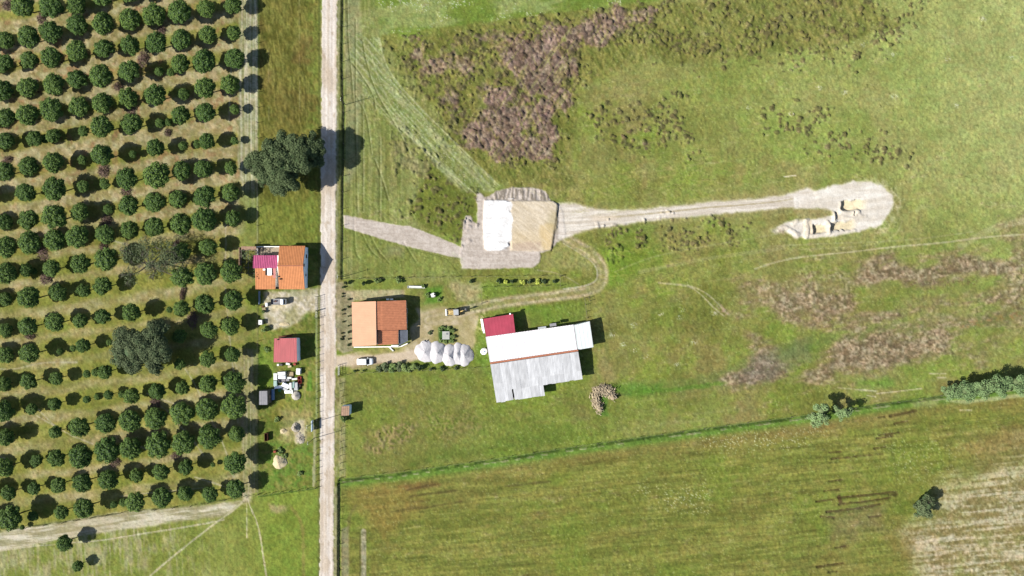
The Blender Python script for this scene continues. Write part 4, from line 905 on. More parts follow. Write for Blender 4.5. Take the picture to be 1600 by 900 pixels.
for j, (x, y, r, h, k) in enumerate(((592, 576, 7.5, 1.0, 'grey'), (602, 574, 8, 1.2, 'grey'), (613, 576, 8.5, 1.3, 'green'), (624, 573, 8.5, 1.2, 'grey'), (635, 576, 8.5, 1.2, 'green'), (646, 573, 8, 1.1, 'green'), (656, 575, 5.5, 2.0, 'dark'), (673, 577, 4, 1.2, 'grey'), (691, 576, 4.5, 1.3, 'dark'), (713, 575, 4, 1.1, 'grey'), (554, 580, 2.5, .9, 'dark'), (568, 579, 2.5, .9, 'dark'))):
    bush(x, y, r, h, k, f'hedge bush at the {("far left, cut small" if j==10 else "left, small and dark" if j==11 else ORD[j]+" place from the left")} in the hedge below the driveway', 'bushes of the hedge below the driveway')
for j, (x, y, r, h) in enumerate(((687, 515, 4, .8), (692, 512.5, 4.6, .9), (701, 512.5, 4.6, .9), (706, 517, 4.2, .9), (707, 526, 4.6, .9), (705, 533, 4.4, .8), (696, 534, 4, .6), (688, 532, 3.6, .5))):
    bush(x, y, r, h, 'green', f'low hedge bush at the {("upper left corner","top left","top right","upper right corner","right side","lower right corner","bottom","lower left corner")[j]} of the ring round the concrete cover', 'low hedge round the square concrete cover')

# ------------------------------------------------------------------ brush piles
def twig_pile(seed, n, m, rad=1.0, h=.45, thick=.03, ln=(.5, 1.1), shape=None):
    r_ = random.Random(seed); mb = MB()
    for i in range(n):
        a = r_.uniform(0, 6.28); q = math.sqrt(r_.random())*rad
        x, y = math.cos(a)*q, math.sin(a)*q; z = r_.uniform(0, h)*(1-q/rad*.75)+.03
        t = r_.uniform(0, 6.28); l = r_.uniform(*ln)*.5; dz = r_.uniform(-.15, .2)
        mb.tube((x-math.cos(t)*l, y-math.sin(t)*l, max(.02, z-dz)), (x+math.cos(t)*l, y+math.sin(t)*l, z+dz), thick*r_.uniform(.6, 1.4), thick*.4, 3)
    return mb.mesh('twigs', m)
TW = [twig_pile(s, 130, M_brush) for s in (5, 6, 7)]
bp_ = [(65, 28, 7, 9, 'between two pines near the top left corner'), (12, 8, 8, 8, 'in the top left corner of the orchard'), (252, 49, 7, 8, 'between the second and third orchard rows'), (224, 93, 8, 13, 'below the third orchard row'), (185, 135, 7, 7, 'below the fourth orchard row'), (204, 172, 8, 6, 'below the fifth orchard row'),
       (12, 250, 8, 6, 'at the left edge, above the seventh row'), (162, 266, 8, 11, 'between the seventh and eighth rows'), (197, 299, 8, 7, 'below the eighth row'), (166, 344, 8, 9, 'below the small pine of the ninth row'), (162, 384, 6, 8, 'below the tenth row'), (67, 396, 8, 11, 'left, between the tenth and eleventh rows'),
       (72, 435, 9, 9, 'left, between the eleventh and twelfth rows'), (47, 525, 8, 5, 'left, under the thirteenth row'), (243, 629, 8, 10, 'between the sixteenth and seventeenth rows'), (180, 722, 8, 8, 'between the eighteenth and nineteenth rows'), (286, 457, 4, 13, 'right of the lone grey oak, tall and narrow'), (301, 500, 8, 13, 'at the upper right of the cork oak'), (275, 712, 8, 6, 'under the eighteenth row on the right'), (262, 255-48, 5, 6, 'right of the sixth row saplings'), (276, 383, 6, 8, 'at the top right of the half-bare oak')]
for j, (x, y, rx, ry, w) in enumerate(bp_):
    o = link(TW[j % 3], 'brush_pile'); o.location = P(x, y, .1); o.location.z = 0; o.scale = (rx*S, ry*S, 1.6); o.rotation_euler = (0, 0, rnd.uniform(-.3, .3))
    tag(o, f'pile of dead pinkish prunings {w}', 'brush pile', 'heaps of dead prunings in the orchard')

# ------------------------------------------------------------------ building helpers
def wall(parent, a, b, prof, th=.22, m=None, name='wall', z0=-.3):
    """upright wall from a to b (world xy); prof = [(t, z), ...] top outline"""
    a = Vector((a[0], a[1])); b = Vector((b[0], b[1])); d = b-a; n = Vector((-d.y, d.x)).normalized()*th/2
    pts = [(0, z0), (1, z0)] + list(reversed(prof)); vs = []
    for s in (1, -1):
        for t, z in pts:
            p = a+d*t+n*s; vs.append((p.x, p.y, z))
    k = len(pts); mb = MB(); mb.add(vs, [tuple(range(k)), tuple(range(2*k-1, k-1, -1))]+[(i, k+i, k+(i+1) % k, (i+1) % k) for i in range(k)])
    return mb.obj(name, m or M_plaster, parent)
def opening(parent, a, b, t, z, w, h, name='window', m=M_glass, frame=M_white, side=1):
    """a framed window or door set proud of a wall a-b at fraction t"""
    a = Vector((a[0], a[1])); b = Vector((b[0], b[1])); d = (b-a).normalized(); n = Vector((-d.y, d.x))*side
    c = a+(b-a)*t + n*.12; rot = math.atan2(d.y, d.x)
    p = MB().box((c.x, c.y, z), (w, .06, h), rot).obj(name, m, parent)
    fr = MB()
    for s in (-1, 1):
        fr.box((c.x+d.x*s*w/2+n.x*.02, c.y+d.y*s*w/2+n.y*.02, z), (.08, .12, h+.08), rot)
        fr.box((c.x+n.x*.02, c.y+n.y*.02, z+s*h/2), (w-.08, .11, .08), rot)
    fr.obj('frame', frame, p); return p
def tiles(p=.42, amp=.05, course=.42, step=.035):
    return lambda u, v, U, V: amp*abs(math.sin(math.pi*U/p))+step*((V/course) % 1)
def ribs(p=.7, amp=.06):
    return lambda u, v, U, V: amp*(1 if (U % p) < .2*p else 0)
def sheet_obj(parent, quad, nu, nv, fn, m, name='roof', th=.07):
    mb = MB(); mb.sheet(*quad, nu, nv, fn, th); return mb.obj(name, m, parent)
rr = random.Random(21)

# ------------------------------------------------------------------ orange roofed house left of the road
hA = thing('house', 'orange tiled house with pale blue gable and magenta sheet roof, left of the road', 'house', P(440, 418))
def rel(parent):
    """parts are authored in place, then handed to their thing without moving"""
    inv = Matrix.Translation(parent.location).inverted()
    for c in parent.children: c.matrix_parent_inverse = inv
NW, NE = P(436.6, 384.4, 2.7), P(477.2, 384.4, 2.7); RE, RW_ = P(473.6, 415.3, 4.9), P(434.3, 415.3, 4.9); SE, SW = P(476.3, 451.8, 2.7), P(436.2, 451.7, 2.7)
sheet_obj(hA, (NW, NE, RE, RW_), 90, 14, tiles(.40, .045), M_terra2)
sheet_obj(hA, (SW, SE, RE, RW_), 90, 14, tiles(.40, .045), M_terra2)
mb = MB(); mb.tube(RW_+Vector((-.1, 0, .10)), RE+Vector((.1, 0, .10)), .13, seg=8); mb.obj('roof_ridge', M_ridge, hA)
e0, e1 = (SE.x-.25, SE.y+.25), (NE.x-.25, NE.y-.25)
wall(hA, e0, e1, [(0, 2.66), (.5, 4.84), (1, 2.66)], m=M_bluewall)
w0, w1 = (SW.x+.3, SW.y+.25), (NW.x+.3, NW.y-.25)
wall(hA, w0, w1, [(0, 2.66), (.5, 4.84), (1, 2.66)], m=M_plaster)
wall(hA, (e0[0]-.12, e0[1]+.05), (w0[0]+.12, w0[1]+.05), [(0, 2.62), (1, 2.62)], m=M_plaster); wall(hA, (e1[0]-.12, e1[1]-.05), (w1[0]+.12, w1[1]-.05), [(0, 2.62), (1, 2.62)], m=M_plaster)
opening(hA, e0, e1, .56, 3.35, .8, 1.0, side=-1); opening(hA, e0, e1, .32, 1.7, .7, .9, side=-1); opening(hA, e0, e1, .78, 1.5, 1.0, 1.1, side=-1)
opening(hA, (e0[0]-.12, e0[1]+.05), (w0[0]+.12, w0[1]+.05), .3, 1.5, 1.1, 1.1); opening(hA, (e0[0]-.12, e0[1]+.05), (w0[0]+.12, w0[1]+.05), .62, 1.05, .95, 2.1, 'door', M_wood)
for px, py in ((436.5, 432), (438, 436)): MB().box(P(px, py, 3.9), (.35, .35, .45)).obj('roof_vent', M_dark, hA)
# lower wing
a, b, c, d = P(399.5, 451.9, 2.75), P(430.4, 451.9, 2.75), P(430.6, 418, 3.25), P(399.0, 418, 3.25)
sheet_obj(hA, (a, b, c, d), 72, 12, tiles(.40, .045), M_terra2, 'wing_roof')
wall(hA, (a.x+.25, a.y+.2), (b.x-.1, b.y+.2), [(0, 2.7), (1, 2.7)]); wall(hA, (d.x+.25, d.y), (a.x+.25, a.y+.35), [(0, 3.2), (1, 2.74)]); wall(hA, (b.x-.15, b.y+.35), (c.x-.15, c.y), [(0, 2.72), (1, 3.2)])
opening(hA, (a.x+.25, a.y+.2), (b.x-.1, b.y+.2), .5, 1.5, 1.0, 1.0, side=-1)
MB().box(P(421.5, 424.6, 3.55), (1.0, 1.75, .5)).obj('roof_hatch', M_white, hA)
MB().box(P(416.4, 424.6, 3.42), (.5, 1.7, .25)).obj('well_shadow_box', M_dark, hA)  # solid dark box in place of the shadow inside the roof opening
MB().box(P(413, 421.2, 3.3), (.55, .4, .35)).obj('roof_vent', M_white, hA)
sheet_obj(hA, (P(426.2, 434, 3.35), P(430.8, 434, 3.35), P(430.8, 418.6, 3.55), P(426.2, 418.6, 3.55)), 8, 1, ribs(.25, .03), mat('pale_pink_sheet', (226, 140, 130), .6, .1, 2), 'sheet_strip', .05)
MB().box(P(433, 443, 1.2), (.6, 2.0, .1)).obj('gutter_board', M_offwhite, hA); MB().box(P(433.2, 450, 1.8), (.7, .5, 1.2)).obj('downpipe_box', M_dark, hA)
for k in range(4): MB().box(P(402+rr.uniform(-1.5, 2), 426+k*3.0, 3.25), (.3, .1, .08), rr.uniform(0, 3)).obj('broken_tile', M_rust, hA)
# magenta sheet roof
a, b, c, d = P(395.3, 419.2, 3.55), P(432.4, 419.2, 3.6), P(435, 399, 3.15), P(396, 399, 3.1)
sheet_obj(hA, (a, b, c, d), 120, 1, ribs(.42, .07), M_magenta, 'sheet_roof', .04)
MB().box((b+c)/2+Vector((.08, 0, -.12)), (.16, (c-b).length, .3), 0).obj('fascia', M_white, hA)
wall(hA, (d.x+.3, d.y-.1), (a.x+.3, a.y+.1), [(0, 3.05), (1, 3.5)], m=M_cream); wall(hA, (d.x+.4, d.y-.15), (c.x-.2, c.y-.15), [(0, 3.05), (1, 3.08)], m=M_cream)
opening(hA, (d.x+.4, d.y-.15), (c.x-.2, c.y-.15), .35, 1.05, .9, 2.0, 'door', M_wood)
# walled terrace on the north side
f = [P(400.5, 386, .12), P(437, 386, .12), P(437, 399, .12), P(400.5, 399, .12)]
MB().prism([(p.x, p.y) for p in reversed(f)], -.2, .14).obj('terrace_floor', M_dirtyconc, hA)
wall(hA, P(403.3, 385.8, 0)[:2], P(443, 385.8, 0)[:2], [(0, 1.0), (1, 1.0)], .2, M_plaster, 'terrace_wall'); wall(hA, P(403.3, 399.5, 0)[:2], P(403.3, 386.6, 0)[:2], [(0, .35), (.7, .6), (1, .95)], .2, M_plaster, 'terrace_wall')
MB().box(P(418, 387.5, .6), (1.5, .12, .6)).obj('terrace_ledge', M_conc, hA)
rel(hA)
# pergola with vines on the west side
pg = thing('pergola', 'timber pergola overgrown with vines behind the magenta roof, left of the house', 'pergola', P(388, 408))
for (x, y) in ((377, 391), (377, 409), (377, 426), (399, 391), (399, 409), (399, 427)):
    q = P(x, y, 1.1); MB().box(q, (.14, .14, 2.4)).obj('post', M_greywood, pg)
for y in (391, 400, 409, 418, 427): MB().box(P(388, y, 2.36), (3.9, .1, .12)).obj('beam', M_greywood, pg)
for x in (377, 388, 399): MB().box(P(x, 409, 2.47), (.12, 6.1, .10)).obj('rail', M_greywood, pg)
MB().box(P(374.9, 401, .55), (.16, 4.6, 1.1)).obj('side_wall', M_wood, pg)
MB().box(P(388.5, 387.6, 2.2), (3.7, .85, .06), tilt=(.1, 0)).obj('plank_roof', M_wood, pg)
rng = np.random.RandomState(4); cs = []; rs_ = []; per = []
for k in range(52):
    px, py = (rng.uniform(384, 400), rng.uniform(392, 434)) if k > 12 else (rng.uniform(377, 390), rng.uniform(390, 412))
    q = P(px, py, rng.uniform(1.6, 2.7)); cs.append(np.array(q-pg.location)); rs_.append(rng.uniform(.25, .6)); per.append(26)
vn = link(quads_mesh('vine', leaf_arrays(rng, cs, rs_, per, .15), M_oak), 'vine', pg)
for ch in pg.children:
    if ch is not vn: ch.matrix_parent_inverse = Matrix.Translation(pg.location).inverted()

# ------------------------------------------------------------------ terracotta house right of the road, west slope coloured as sunlit
hB = thing('house', 'house with a terracotta roof, one slope tinted pale as if sunlit, right of the road', 'house', P(594, 506))
zE, zR = 2.6, 4.8
a, b, c, d = P(551.2, 541.2, zE), P(550, 472, zE), P(587.6, 470.7, zR), P(588.4, 539.4, zR)
sheet_obj(hB, (a, b, c, d), 110, 14, tiles(.42, .02, .42, .012), M_terra_sunlit, th=.09)
a2, b2, c2, d2 = P(588.9, 515.5, 4.58), P(588.5, 470.9, 4.62), P(634.2, 469.2, 2.5), P(635.4, 515, 2.5)
sheet_obj(hB, (d2, c2, b2, a2), 72, 16, tiles(.42, .05), M_terra)
a3, b3, c3, d3 = P(590.4, 539.2, 4.0), P(590.0, 516.6, 4.0), P(622.2, 516.2, 2.7), P(622.2, 537.6, 2.7)
sheet_obj(hB, (d3, c3, b3, a3), 36, 12, tiles(.42, .05), M_terra)
MB().tube(P(592, 516.4, 4.1), P(622.5, 516, 2.95), .13).obj('ridge_tile_row', M_ridge, hB)
a4, b4, c4, d4 = P(623.2, 540.6, 2.35), P(637, 533, 2.15), P(637, 515.4, 2.2), P(623.2, 516.2, 2.45)
sheet_obj(hB, (a4, b4, c4, d4), 24, 2, ribs(.3, .04), M_slate, 'lean_to_roof', .05)
W0, W1 = (a.x+.3, a.y+.25), (b.x+.3, b.y-.25); rx = c.x-.1
wall(hB, W1, W0, [(0, 2.6), (1, 2.6)], m=M_cream); wall(hB, (W0[0]+.12, W0[1]), (rx, d.y+.2), [(0, 2.62), (1, 4.72)], m=M_plaster); wall(hB, (W1[0]+.12, W1[1]), (rx, c.y-.2), [(0, 2.62), (1, 4.72)], m=M_cream)
wall(hB, (rx, d.y+.32), (rx, c.y-.32), [(0, 4.72), (1, 4.72)], m=M_plaster)
wall(hB, (rx+.12, b2.y-.2), (c2.x-.25, c2.y-.2), [(0, 4.25), (1, 2.5)], m=M_cream); wall(hB, (c2.x-.25, c2.y-.32), (d2.x-.25, d2.y+.2), [(0, 2.48), (1, 2.48)], m=M_cream)
wall(hB, (rx+.12, d3.y+.2), (d3.x-.2, d3.y+.2), [(0, 3.5), (1, 2.66)], m=M_plaster); wall(hB, (d3.x-.2, d3.y+.32), (c3.x-.2, c3.y-.1), [(0, 2.64), (1, 2.64)], m=M_plaster); wall(hB, (c3.x-.2, d2.y+.1), (d2.x-.4, d2.y+.1), [(0, 2.8), (1, 2.46)], m=M_cream)
for t in (.2, .5, .8): opening(hB, W1, W0, t, 1.45, 1.1, 1.1, side=-1)
for px in (606, 612): MB().box(P(px, 467.6, 1.2), (.7, .35, .5)).obj('air_unit', M_white, hB)
opening(hB, (rx+.12, b2.y-.2), (c2.x-.25, c2.y-.2), .6, 1.4, 1.0, 1.0)
opening(hB, (c2.x-.25, c2.y-.32), (d2.x-.25, d2.y+.2), .35, 1.05, 1.0, 2.1, 'door', M_wood); opening(hB, (c2.x-.25, c2.y-.32), (d2.x-.25, d2.y+.2), .7, 1.4, 1.2, 1.1)
for k, (px, py) in enumerate(((636.6, 532.5), (624, 539.5))): MB().box(P(px, py, 1.1), (.12, .12, 2.2)).obj('post', M_white, hB)
wp = [P(553, 542.6, .2), P(625, 541.4, .2)]; MB().box((wp[0]+wp[1])/2, ((wp[1]-wp[0]).length, .22, .4), .01).obj('plinth', M_plaster, hB)
wp = [P(626, 541.5, .3), P(637, 536.5, .3)]; MB().box((wp[0]+wp[1])/2, ((wp[1]-wp[0]).length, .25, .6), math.atan2((wp[1]-wp[0]).y, (wp[1]-wp[0]).x)).obj('low_wall', M_plaster, hB)
rel(hB)
tag(MB().box(P(611, 545, .15), (1.6, .3, .3), -.75).obj('plank', M_offwhite), 'pale plank leaning at the south side of the house with the sunlit-pale slope', 'plank')
tag(MB().box(P(617, 540.6, .35), (1.7, .5, .7), .02).obj('bench', M_offwhite), 'white bench against the south wall of the terracotta roofed part', 'bench')

# ------------------------------------------------------------------ the barn
bn = thing('barn', 'long farm barn with white ribbed roof, crimson corner roof and grey fibre-cement sheets', 'barn', P(840, 560))
q = (P(765.8, 567.2, 3.14), P(902.2, 547.2, 3.14), P(896.2, 507.2, 2.85), P(758.8, 526.4, 2.85))
sheet_obj(bn, q, 320, 2, ribs(.69, .05), M_whitesheet, 'white_roof', .05)
q2 = (P(902.7, 546.6, 3.02), P(927.2, 542.4, 2.85), P(921.2, 502.0, 2.75), P(897.0, 508.4, 2.80))
sheet_obj(bn, q2, 60, 1, ribs(.9, .02), M_annex, 'annex_roof', .05)
q3 = (P(759.4, 527.0, 2.72), P(805.2, 520.4, 2.72), P(801.6, 490.6, 2.45), P(755.2, 498.2, 2.45))
sheet_obj(bn, q3, 60, 1, ribs(.8, .008), M_crimson, 'crimson_roof', .05)
for i in range(26):   # ridge tiles, one by one
    t0, t1 = i/26, (i+1)/26; A = P(765.9, 567.4, 3.24); B = P(902.4, 547.5, 3.24); p0 = A.lerp(B, t0); p1 = A.lerp(B, t1+.006)
    MB().tube(p0+Vector((0, 0, rr.uniform(-.02, .02))), p1+Vector((0, 0, rr.uniform(.0, .03))), .24, .21, 8).obj('ridge_tile', M_ridge, bn)
AX = Vector((766.2, 569.4)); UX = Vector((137, -20)).normalized(); VX = Vector((.160, .987))
def zb(v): return 3.10-.009*v
meshes = {}
for row, (v0, v1, u1) in enumerate(((0, 30.5, 138.5), (29.5, 43.5, 138.5), (42.5, 60.5, 76.5))):
    n = round(u1/6.92)
    for i in range(n):
        if row == 2 and i == 3: uu = i*6.92-1.2
        else: uu = i*6.92+ (1.4 if row == 2 and i == 4 else 0)
        vv1 = v1 + (rr.uniform(-.6, .8)); zoff = .03*(2-row)+(.018 if i % 2 else 0)+rr.uniform(0, .008)
        def pt(u, v):
            w = AX+UX*u+VX*v; return P(w.x, w.y, zb(v)+zoff)
        ww = 7.15 if not (row == 2 and i == 4) else 5.6
        key = (row, i)
        mb = MB(); mb.sheet(pt(uu, vv1), pt(uu+ww, vv1), pt(uu+ww, v0), pt(uu, v0), 12, 1, lambda u, v, U, V: .004*math.sin(U*math.pi*2/.38), .02)
        mb.obj('roof_sheet', M_grey, bn)
# walls
def cx(px, py, z, dx=0, dy=0): p = P(px, py, z); return (p.x+dx, p.y+dy)
NWc, NEc = cx(759.6, 528, 3, .3, 0), cx(896, 508, 3, -.1, -.2); 
SWc, SEc, MWc, MEc = cx(775.3, 628, 2.6, .25, .25), cx(909, 591.6, 3, -.25, .25), cx(766, 567, 4, .3, 0), cx(902.4, 547, 4, -.3, 0)
wall(bn, NWc, MWc, [(0, 2.76), (1, 3.04)]); wall(bn, MWc, SWc, [(0, 3.04), (1, 2.5)], m=M_conc); wall(bn, NWc, NEc, [(0, 2.76), (1, 2.76)])
wall(bn, MEc, SEc, [(0, 3.0), (1, 2.62)], m=M_conc)
stp = cx(844, 617.6, 2.7, -.25, .25); stp2 = cx(842, 601.8, 3.0, -.25, .25)
wall(bn, SWc, stp, [(0, 2.5), (1, 2.5)], m=M_conc); wall(bn, stp, stp2, [(0, 2.5), (1, 2.6)], m=M_conc); wall(bn, stp2, SEc, [(0, 2.62), (1, 2.62)], m=M_conc)
An, Bn, Cn = cx(921.2, 502, 2.7, -.2, -.25), cx(927.2, 542.4, 2.7, -.25, .3), cx(902.7, 546.6, 2.9, .1, .3)
wall(bn, NEc, An, [(0, 2.72), (1, 2.66)]); wall(bn, An, Bn, [(0, 2.66), (1, 2.76)]); wall(bn, Bn, Cn, [(0, 2.76), (1, 2.92)])
Ar, Br, Cr = cx(755.2, 498.2, 2.45, .2, -.2), cx(801.6, 490.6, 2.45, -.2, -.25), cx(805, 520, 2.8, -.2, 0); Dr = cx(759.2, 527, 2.8, .25, 0)
wall(bn, Dr, Ar, [(0, 2.64), (1, 2.38)]); wall(bn, Ar, Br, [(0, 2.38), (1, 2.38)]); wall(bn, Br, Cr, [(0, 2.38), (1, 2.62)])
opening(bn, MEc, SEc, .45, 1.25, 2.4, 2.4, 'door', M_rust, M_steel); opening(bn, An, Bn, .5, 1.2, 2.6, 2.3, 'door', M_steel, M_steel)
opening(bn, SWc, stp, .3, 1.5, 1.0, .8); opening(bn, SWc, stp, .7, 1.5, 1.0, .8); opening(bn, Br, Cr, .4, 1.3, 1.0, .9)
MB().box(P(847, 512.2, 3.05), (2.0, .55, .14), .14).obj('skylight', M_lightgrey, bn); MB().box(P(797, 490.4, 2.75), (.35, .35, .7), .14).obj('chimney', M_white, bn)
MB().box(P(864, 507.4, 2.6), (1.6, .7, .4), .14).obj('vent_hood', M_greydk, bn); MB().tube(P(921.8, 503.6, 2.7), P(921.8, 503.6, 3.5), .05).obj('mast', M_steel, bn)
MB().box(P(753.8, 507.5, .8), (.25, 3.0, 1.5), .16, tilt=(0, .25)).obj('leaning_sheet', M_white, bn); MB().box(P(755.6, 516, .8), (.2, 1.4, 1.5), .16, tilt=(0, .2)).obj('leaning_sheet', M_white, bn)
rel(bn)

# ------------------------------------------------------------------ sheds and huts
def small_hut(name, label, q, hts, m_roof, m_wall, ribp=.3, door=None, cat='shed', th=.05, amp=.035):
    """q: four photograph corners of the roof (sw, se, ne, nw); hts: their heights"""
    c4 = [P(px, py, z) for (px, py), z in zip(q, hts)]
    t = thing(name, label, cat, (sum(c.x for c in c4)/4, sum(c.y for c in c4)/4, 0))
    L_ = (c4[1]-c4[0]).length; sheet_obj(t, c4, max(8, int(L_/ribp*5)), 1, ribs(ribp, amp), m_roof, 'roof', th)
    cen = Vector((t.location.x, t.location.y)); ins = [Vector((c.x, c.y)).lerp(cen, .07) for c in c4]
    for i in range(4):
        a, b = ins[i], ins[(i+1) % 4]
        d = (b-a).normalized()*.1 if i % 2 == 0 else Vector((0, 0)); wall(t, a+d, b-d, [(0, c4[i].z-.03), (1, c4[(i+1) % 4].z-.03)], .16, m_wall)
    if door is not None:
        i = door; opening(t, ins[i], ins[(i+1) % 4], .5, .98, .9, 1.9, 'door', M_wood, M_greywood, -1)
    rel(t); return t
sh = small_hut('shed', 'small shed with a faded red ribbed sheet roof below the sandy yard', ((427.4, 566), (464.2, 566.2), (463.4, 528.2), (428.2, 528.8)), (2.75, 3.0, 3.0, 2.75), M_redsheet, M_bluewall, .5, 3)
MB().box(P(434, 530.6, 2.98), (.25, .25, .3)).obj('roof_cap', M_dark, sh); rel(sh)
lt = MB(); lt.box(P(446, 525.8, .5), (3.4, .5, .06), .12, tilt=(.5, 0)); tag(lt.obj('timber_plank', M_rust), 'rust-brown plank lying along the top edge of the red roofed shed', 'plank')
small_hut('hut', 'little grey-roofed hut in the pine shade below the scrap pile', ((404.8, 632.4), (417.9, 632.4), (417.6, 610.8), (405, 611)), (2.9, 2.9, 2.9, 2.9), M_greydk, M_greywood, .45, 1, 'hut')
small_hut('hut', 'small brown-roofed hut standing right beside the dirt road', ((533, 649.5), (545.4, 649), (546, 634.2), (533.6, 635)), (2.1, 2.3, 2.3, 2.1), M_wood, M_bluewall, .5, 0, 'hut')
tag(MB().box(P(426.8, 616.5, .45), (.5, 2.6, .9)).obj('water_trough', M_blue), 'narrow blue trough standing just right of the little grey hut', 'trough')
tag(MB().box(P(405.4, 465, .45), (.10, 3.3, .9)).obj('boundary_wall', M_blue), 'thin blue panel wall south of the orange roofed house, on the orchard boundary', 'wall')
bd = thing('signboard', 'upright board on legs at the left edge of the road, casting a square shadow', 'signboard', P(489.6, 664))
MB().box((0, 0, 1.15), (.08, 2.7, 1.2)).obj('panel', M_bluewall, bd)
for s in (-1, 1): MB().box((-.08, s*1.1, .6), (.08, .1, 1.6)).obj('leg', M_greywood, bd)
MB().box((0, 0, .32), (.06, 2.5, .4)).obj('panel', M_bluewall, bd)
cr = thing('stand_in_bin', 'stand-in bin on a dark shadow patch under the pines, left of the rubble heap', 'bin', P(417.5, 682))  # bin added where only the shadow of an unknown thing shows
for (dx, dy, sx, sy) in ((-.35, 0, .06, 1.9), (.35, 0, .06, 1.9), (0, -.95, .64, .06), (0, .95, .64, .06)): MB().box((dx, dy, .45), (sx, sy, 1.0)).obj('side', M_rust, cr)
MB().box((0, 0, .05), (.64, 1.84, .06)).obj('bottom', M_dark, cr)
mb = MB(); [mb.box((0, 0, .1+.2*k), (.62 if k % 2 else .58, .5, .195)) for k in range(5)]; tag(mb.obj('brick_pillar', mat('brick_red', (186, 96, 70), .9, .2, 5), None, loc=P(431, 704.5)), 'small red brick pillar just above the sand pile', 'pillar')

# ------------------------------------------------------------------ fences and gates
POST = MB().tube((0, 0, -.3), (0, 0, 1.25), .07, .055, 7).mesh('post', M_greywood)
POSTW = MB().box((0, 0, .45), (.12, .12, 1.5)).mesh('post', M_conc)
def fence(label, pts, spacing=15, post=POST, wires=(.35, .7, 1.1), h=1.0, r=.007, m=M_greywood, name='fence'):
    W_ = [P(x, y) for x, y in pts]; t = thing(name, label, 'fence', W_[0])
    for i in range(len(W_)-1):
        a, b = W_[i]-W_[0], W_[i+1]-W_[0]; L = (b-a).length; n = max(1, round(L/(spacing*S)))
        for k in range(n+(1 if i == len(W_)-2 else 0)):
            p = a.lerp(b, k/n); o = link(post, 'post', t, (p.x+rr.uniform(-.05, .05), p.y+rr.uniform(-.05, .05), rr.uniform(-.08, .05))); o.scale = (1, 1, h); o.rotation_euler = (rr.uniform(-.04, .04), rr.uniform(-.04, .04), 0)
    for z in wires:
        MB().path([(p-W_[0])+Vector((0, 0, z*h)) for p in W_], r, 4, 0).obj('wire', m, t)
    return t
fence('wire fence along the left side of the road below the gateway', [(497, 498), (497, 600), (496, 700), (495, 762)], 11)
fence('wire fence on the right road verge, from the brown hut to the ditch', [(536, 656), (533, 700), (532, 746)], 12)
fence('wire fence on the right verge of the road, between the driveway and the brown hut', [(531, 588), (533, 610), (534, 630)], 12)
fence('wire fence beside the roadside ditch in the upper half of the picture', [(537, -12), (536, 150), (538, 175), (537, 300), (536, 430)], 26)
fence('wire fence between the sandy strip and the rough roadside field', [(403.5, -12), (403.5, 120), (403.5, 240), (404, 380)], 26)
fence('wire fence between the lower orchard and the plot of the sheds', [(404, 478), (404, 560), (404, 680), (405, 771)], 24)
fence('low fence along the lower edge of the orchard', [(-12, 830), (100, 816), (190, 801), (300, 790), (380, 776)], 26)
fence('fence from the orchard corner to the road, below the overgrown plot', [(388, 775), (440, 768), (494, 762)], 14)
fence('fence above the planting row, running right from the road', [(537, 436), (640, 434), (760, 432), (875, 431)], 26, r=.012)
fence('short fence closing the right end and lower side of the planting row', [(875, 432), (875.5, 447), (830, 447), (753, 449), (753, 474)], 20, r=.012)
fence('short fence with a gateway between the farm track and the barn', [(913, 466), (917, 497)], 10, r=.015)
fence('fence just right of the short gateway fence above the barn', [(920, 465), (921, 470)], 6)
fence('fence along the hedge below the driveway', [(543, 585), (566, 582), (620, 580), (700, 577), (762, 573)], 20)
fence('long field fence following the ditch across the lower right', [(531, 748), (700, 727), (900, 697), (1100, 669), (1270, 647), (1470, 618), (1612, 602)], 34, h=.8)
fence('fence down the right side of the road along the lower field', [(531, 756), (530.5, 830), (530, 912)], 20, h=.8)
def gate(label, a, b, h=1.5):
    A, B = P(*a), P(*b); t = thing('gate', label, 'gate', A, math.atan2((B-A).y, (B-A).x)); L = (B-A).length
    for x in (0, L): MB().box((x, 0, h*.5), (.11, .11, h+.2)).obj('gate_post', M_steel, t)
    for z in (.15, h*.5, h-.05): MB().tube((.1, 0, z), (L-.1, 0, z), .035).obj('rail', M_steel, t)
    n = int(L/.6)
    for k in range(1, n+1): MB().tube((L*k/(n+1), 0, .15), (L*k/(n+1), 0, h-.05), .022, seg=6).obj('bar', M_steel, t)
gate('metal bar gate at the entrance of the sandy yard, left of the road', (495.5, 463.5), (495.8, 485), 1.7); gate('narrow metal gate next to the wide one at the sandy yard', (495.8, 486), (495.6, 496.5), 1.7)
gate('metal bar gate standing open beside the driveway of the right hand house', (530.5, 570), (530.5, 586), 1.4)

# ------------------------------------------------------------------ poles
def pole(px, py, h, label):
    t = thing('utility_pole', label, 'pole', P(px, py)); MB().tube((0, 0, -.5), (0, 0, h), .085, .06, 9).obj('shaft', M_greywood, t); MB().box((0, 0, h-.35), (.07, .8, .07)).obj('crossarm', M_greywood, t)
    for s in (-.32, 0, .32): MB().lathe([(.05, 0), (.07, .06), (.04, .14)], (0, s, h-.3 if s else h), 8).obj('insulator', M_white, t)
pole(540, 163.5, 5.2, 'thin wooden pole by the roadside ditch in the upper part, above the big shade')
pole(536, 432.5, 5.4, 'thin wooden pole by the road at the corner of the planting row')
pole(491.5, 684.5, 6.0, 'wooden pole on the left of the road, below the signboard'); pole(491, 659.5, 6.4, 'wooden pole on the left of the road, directly beside the signboard')

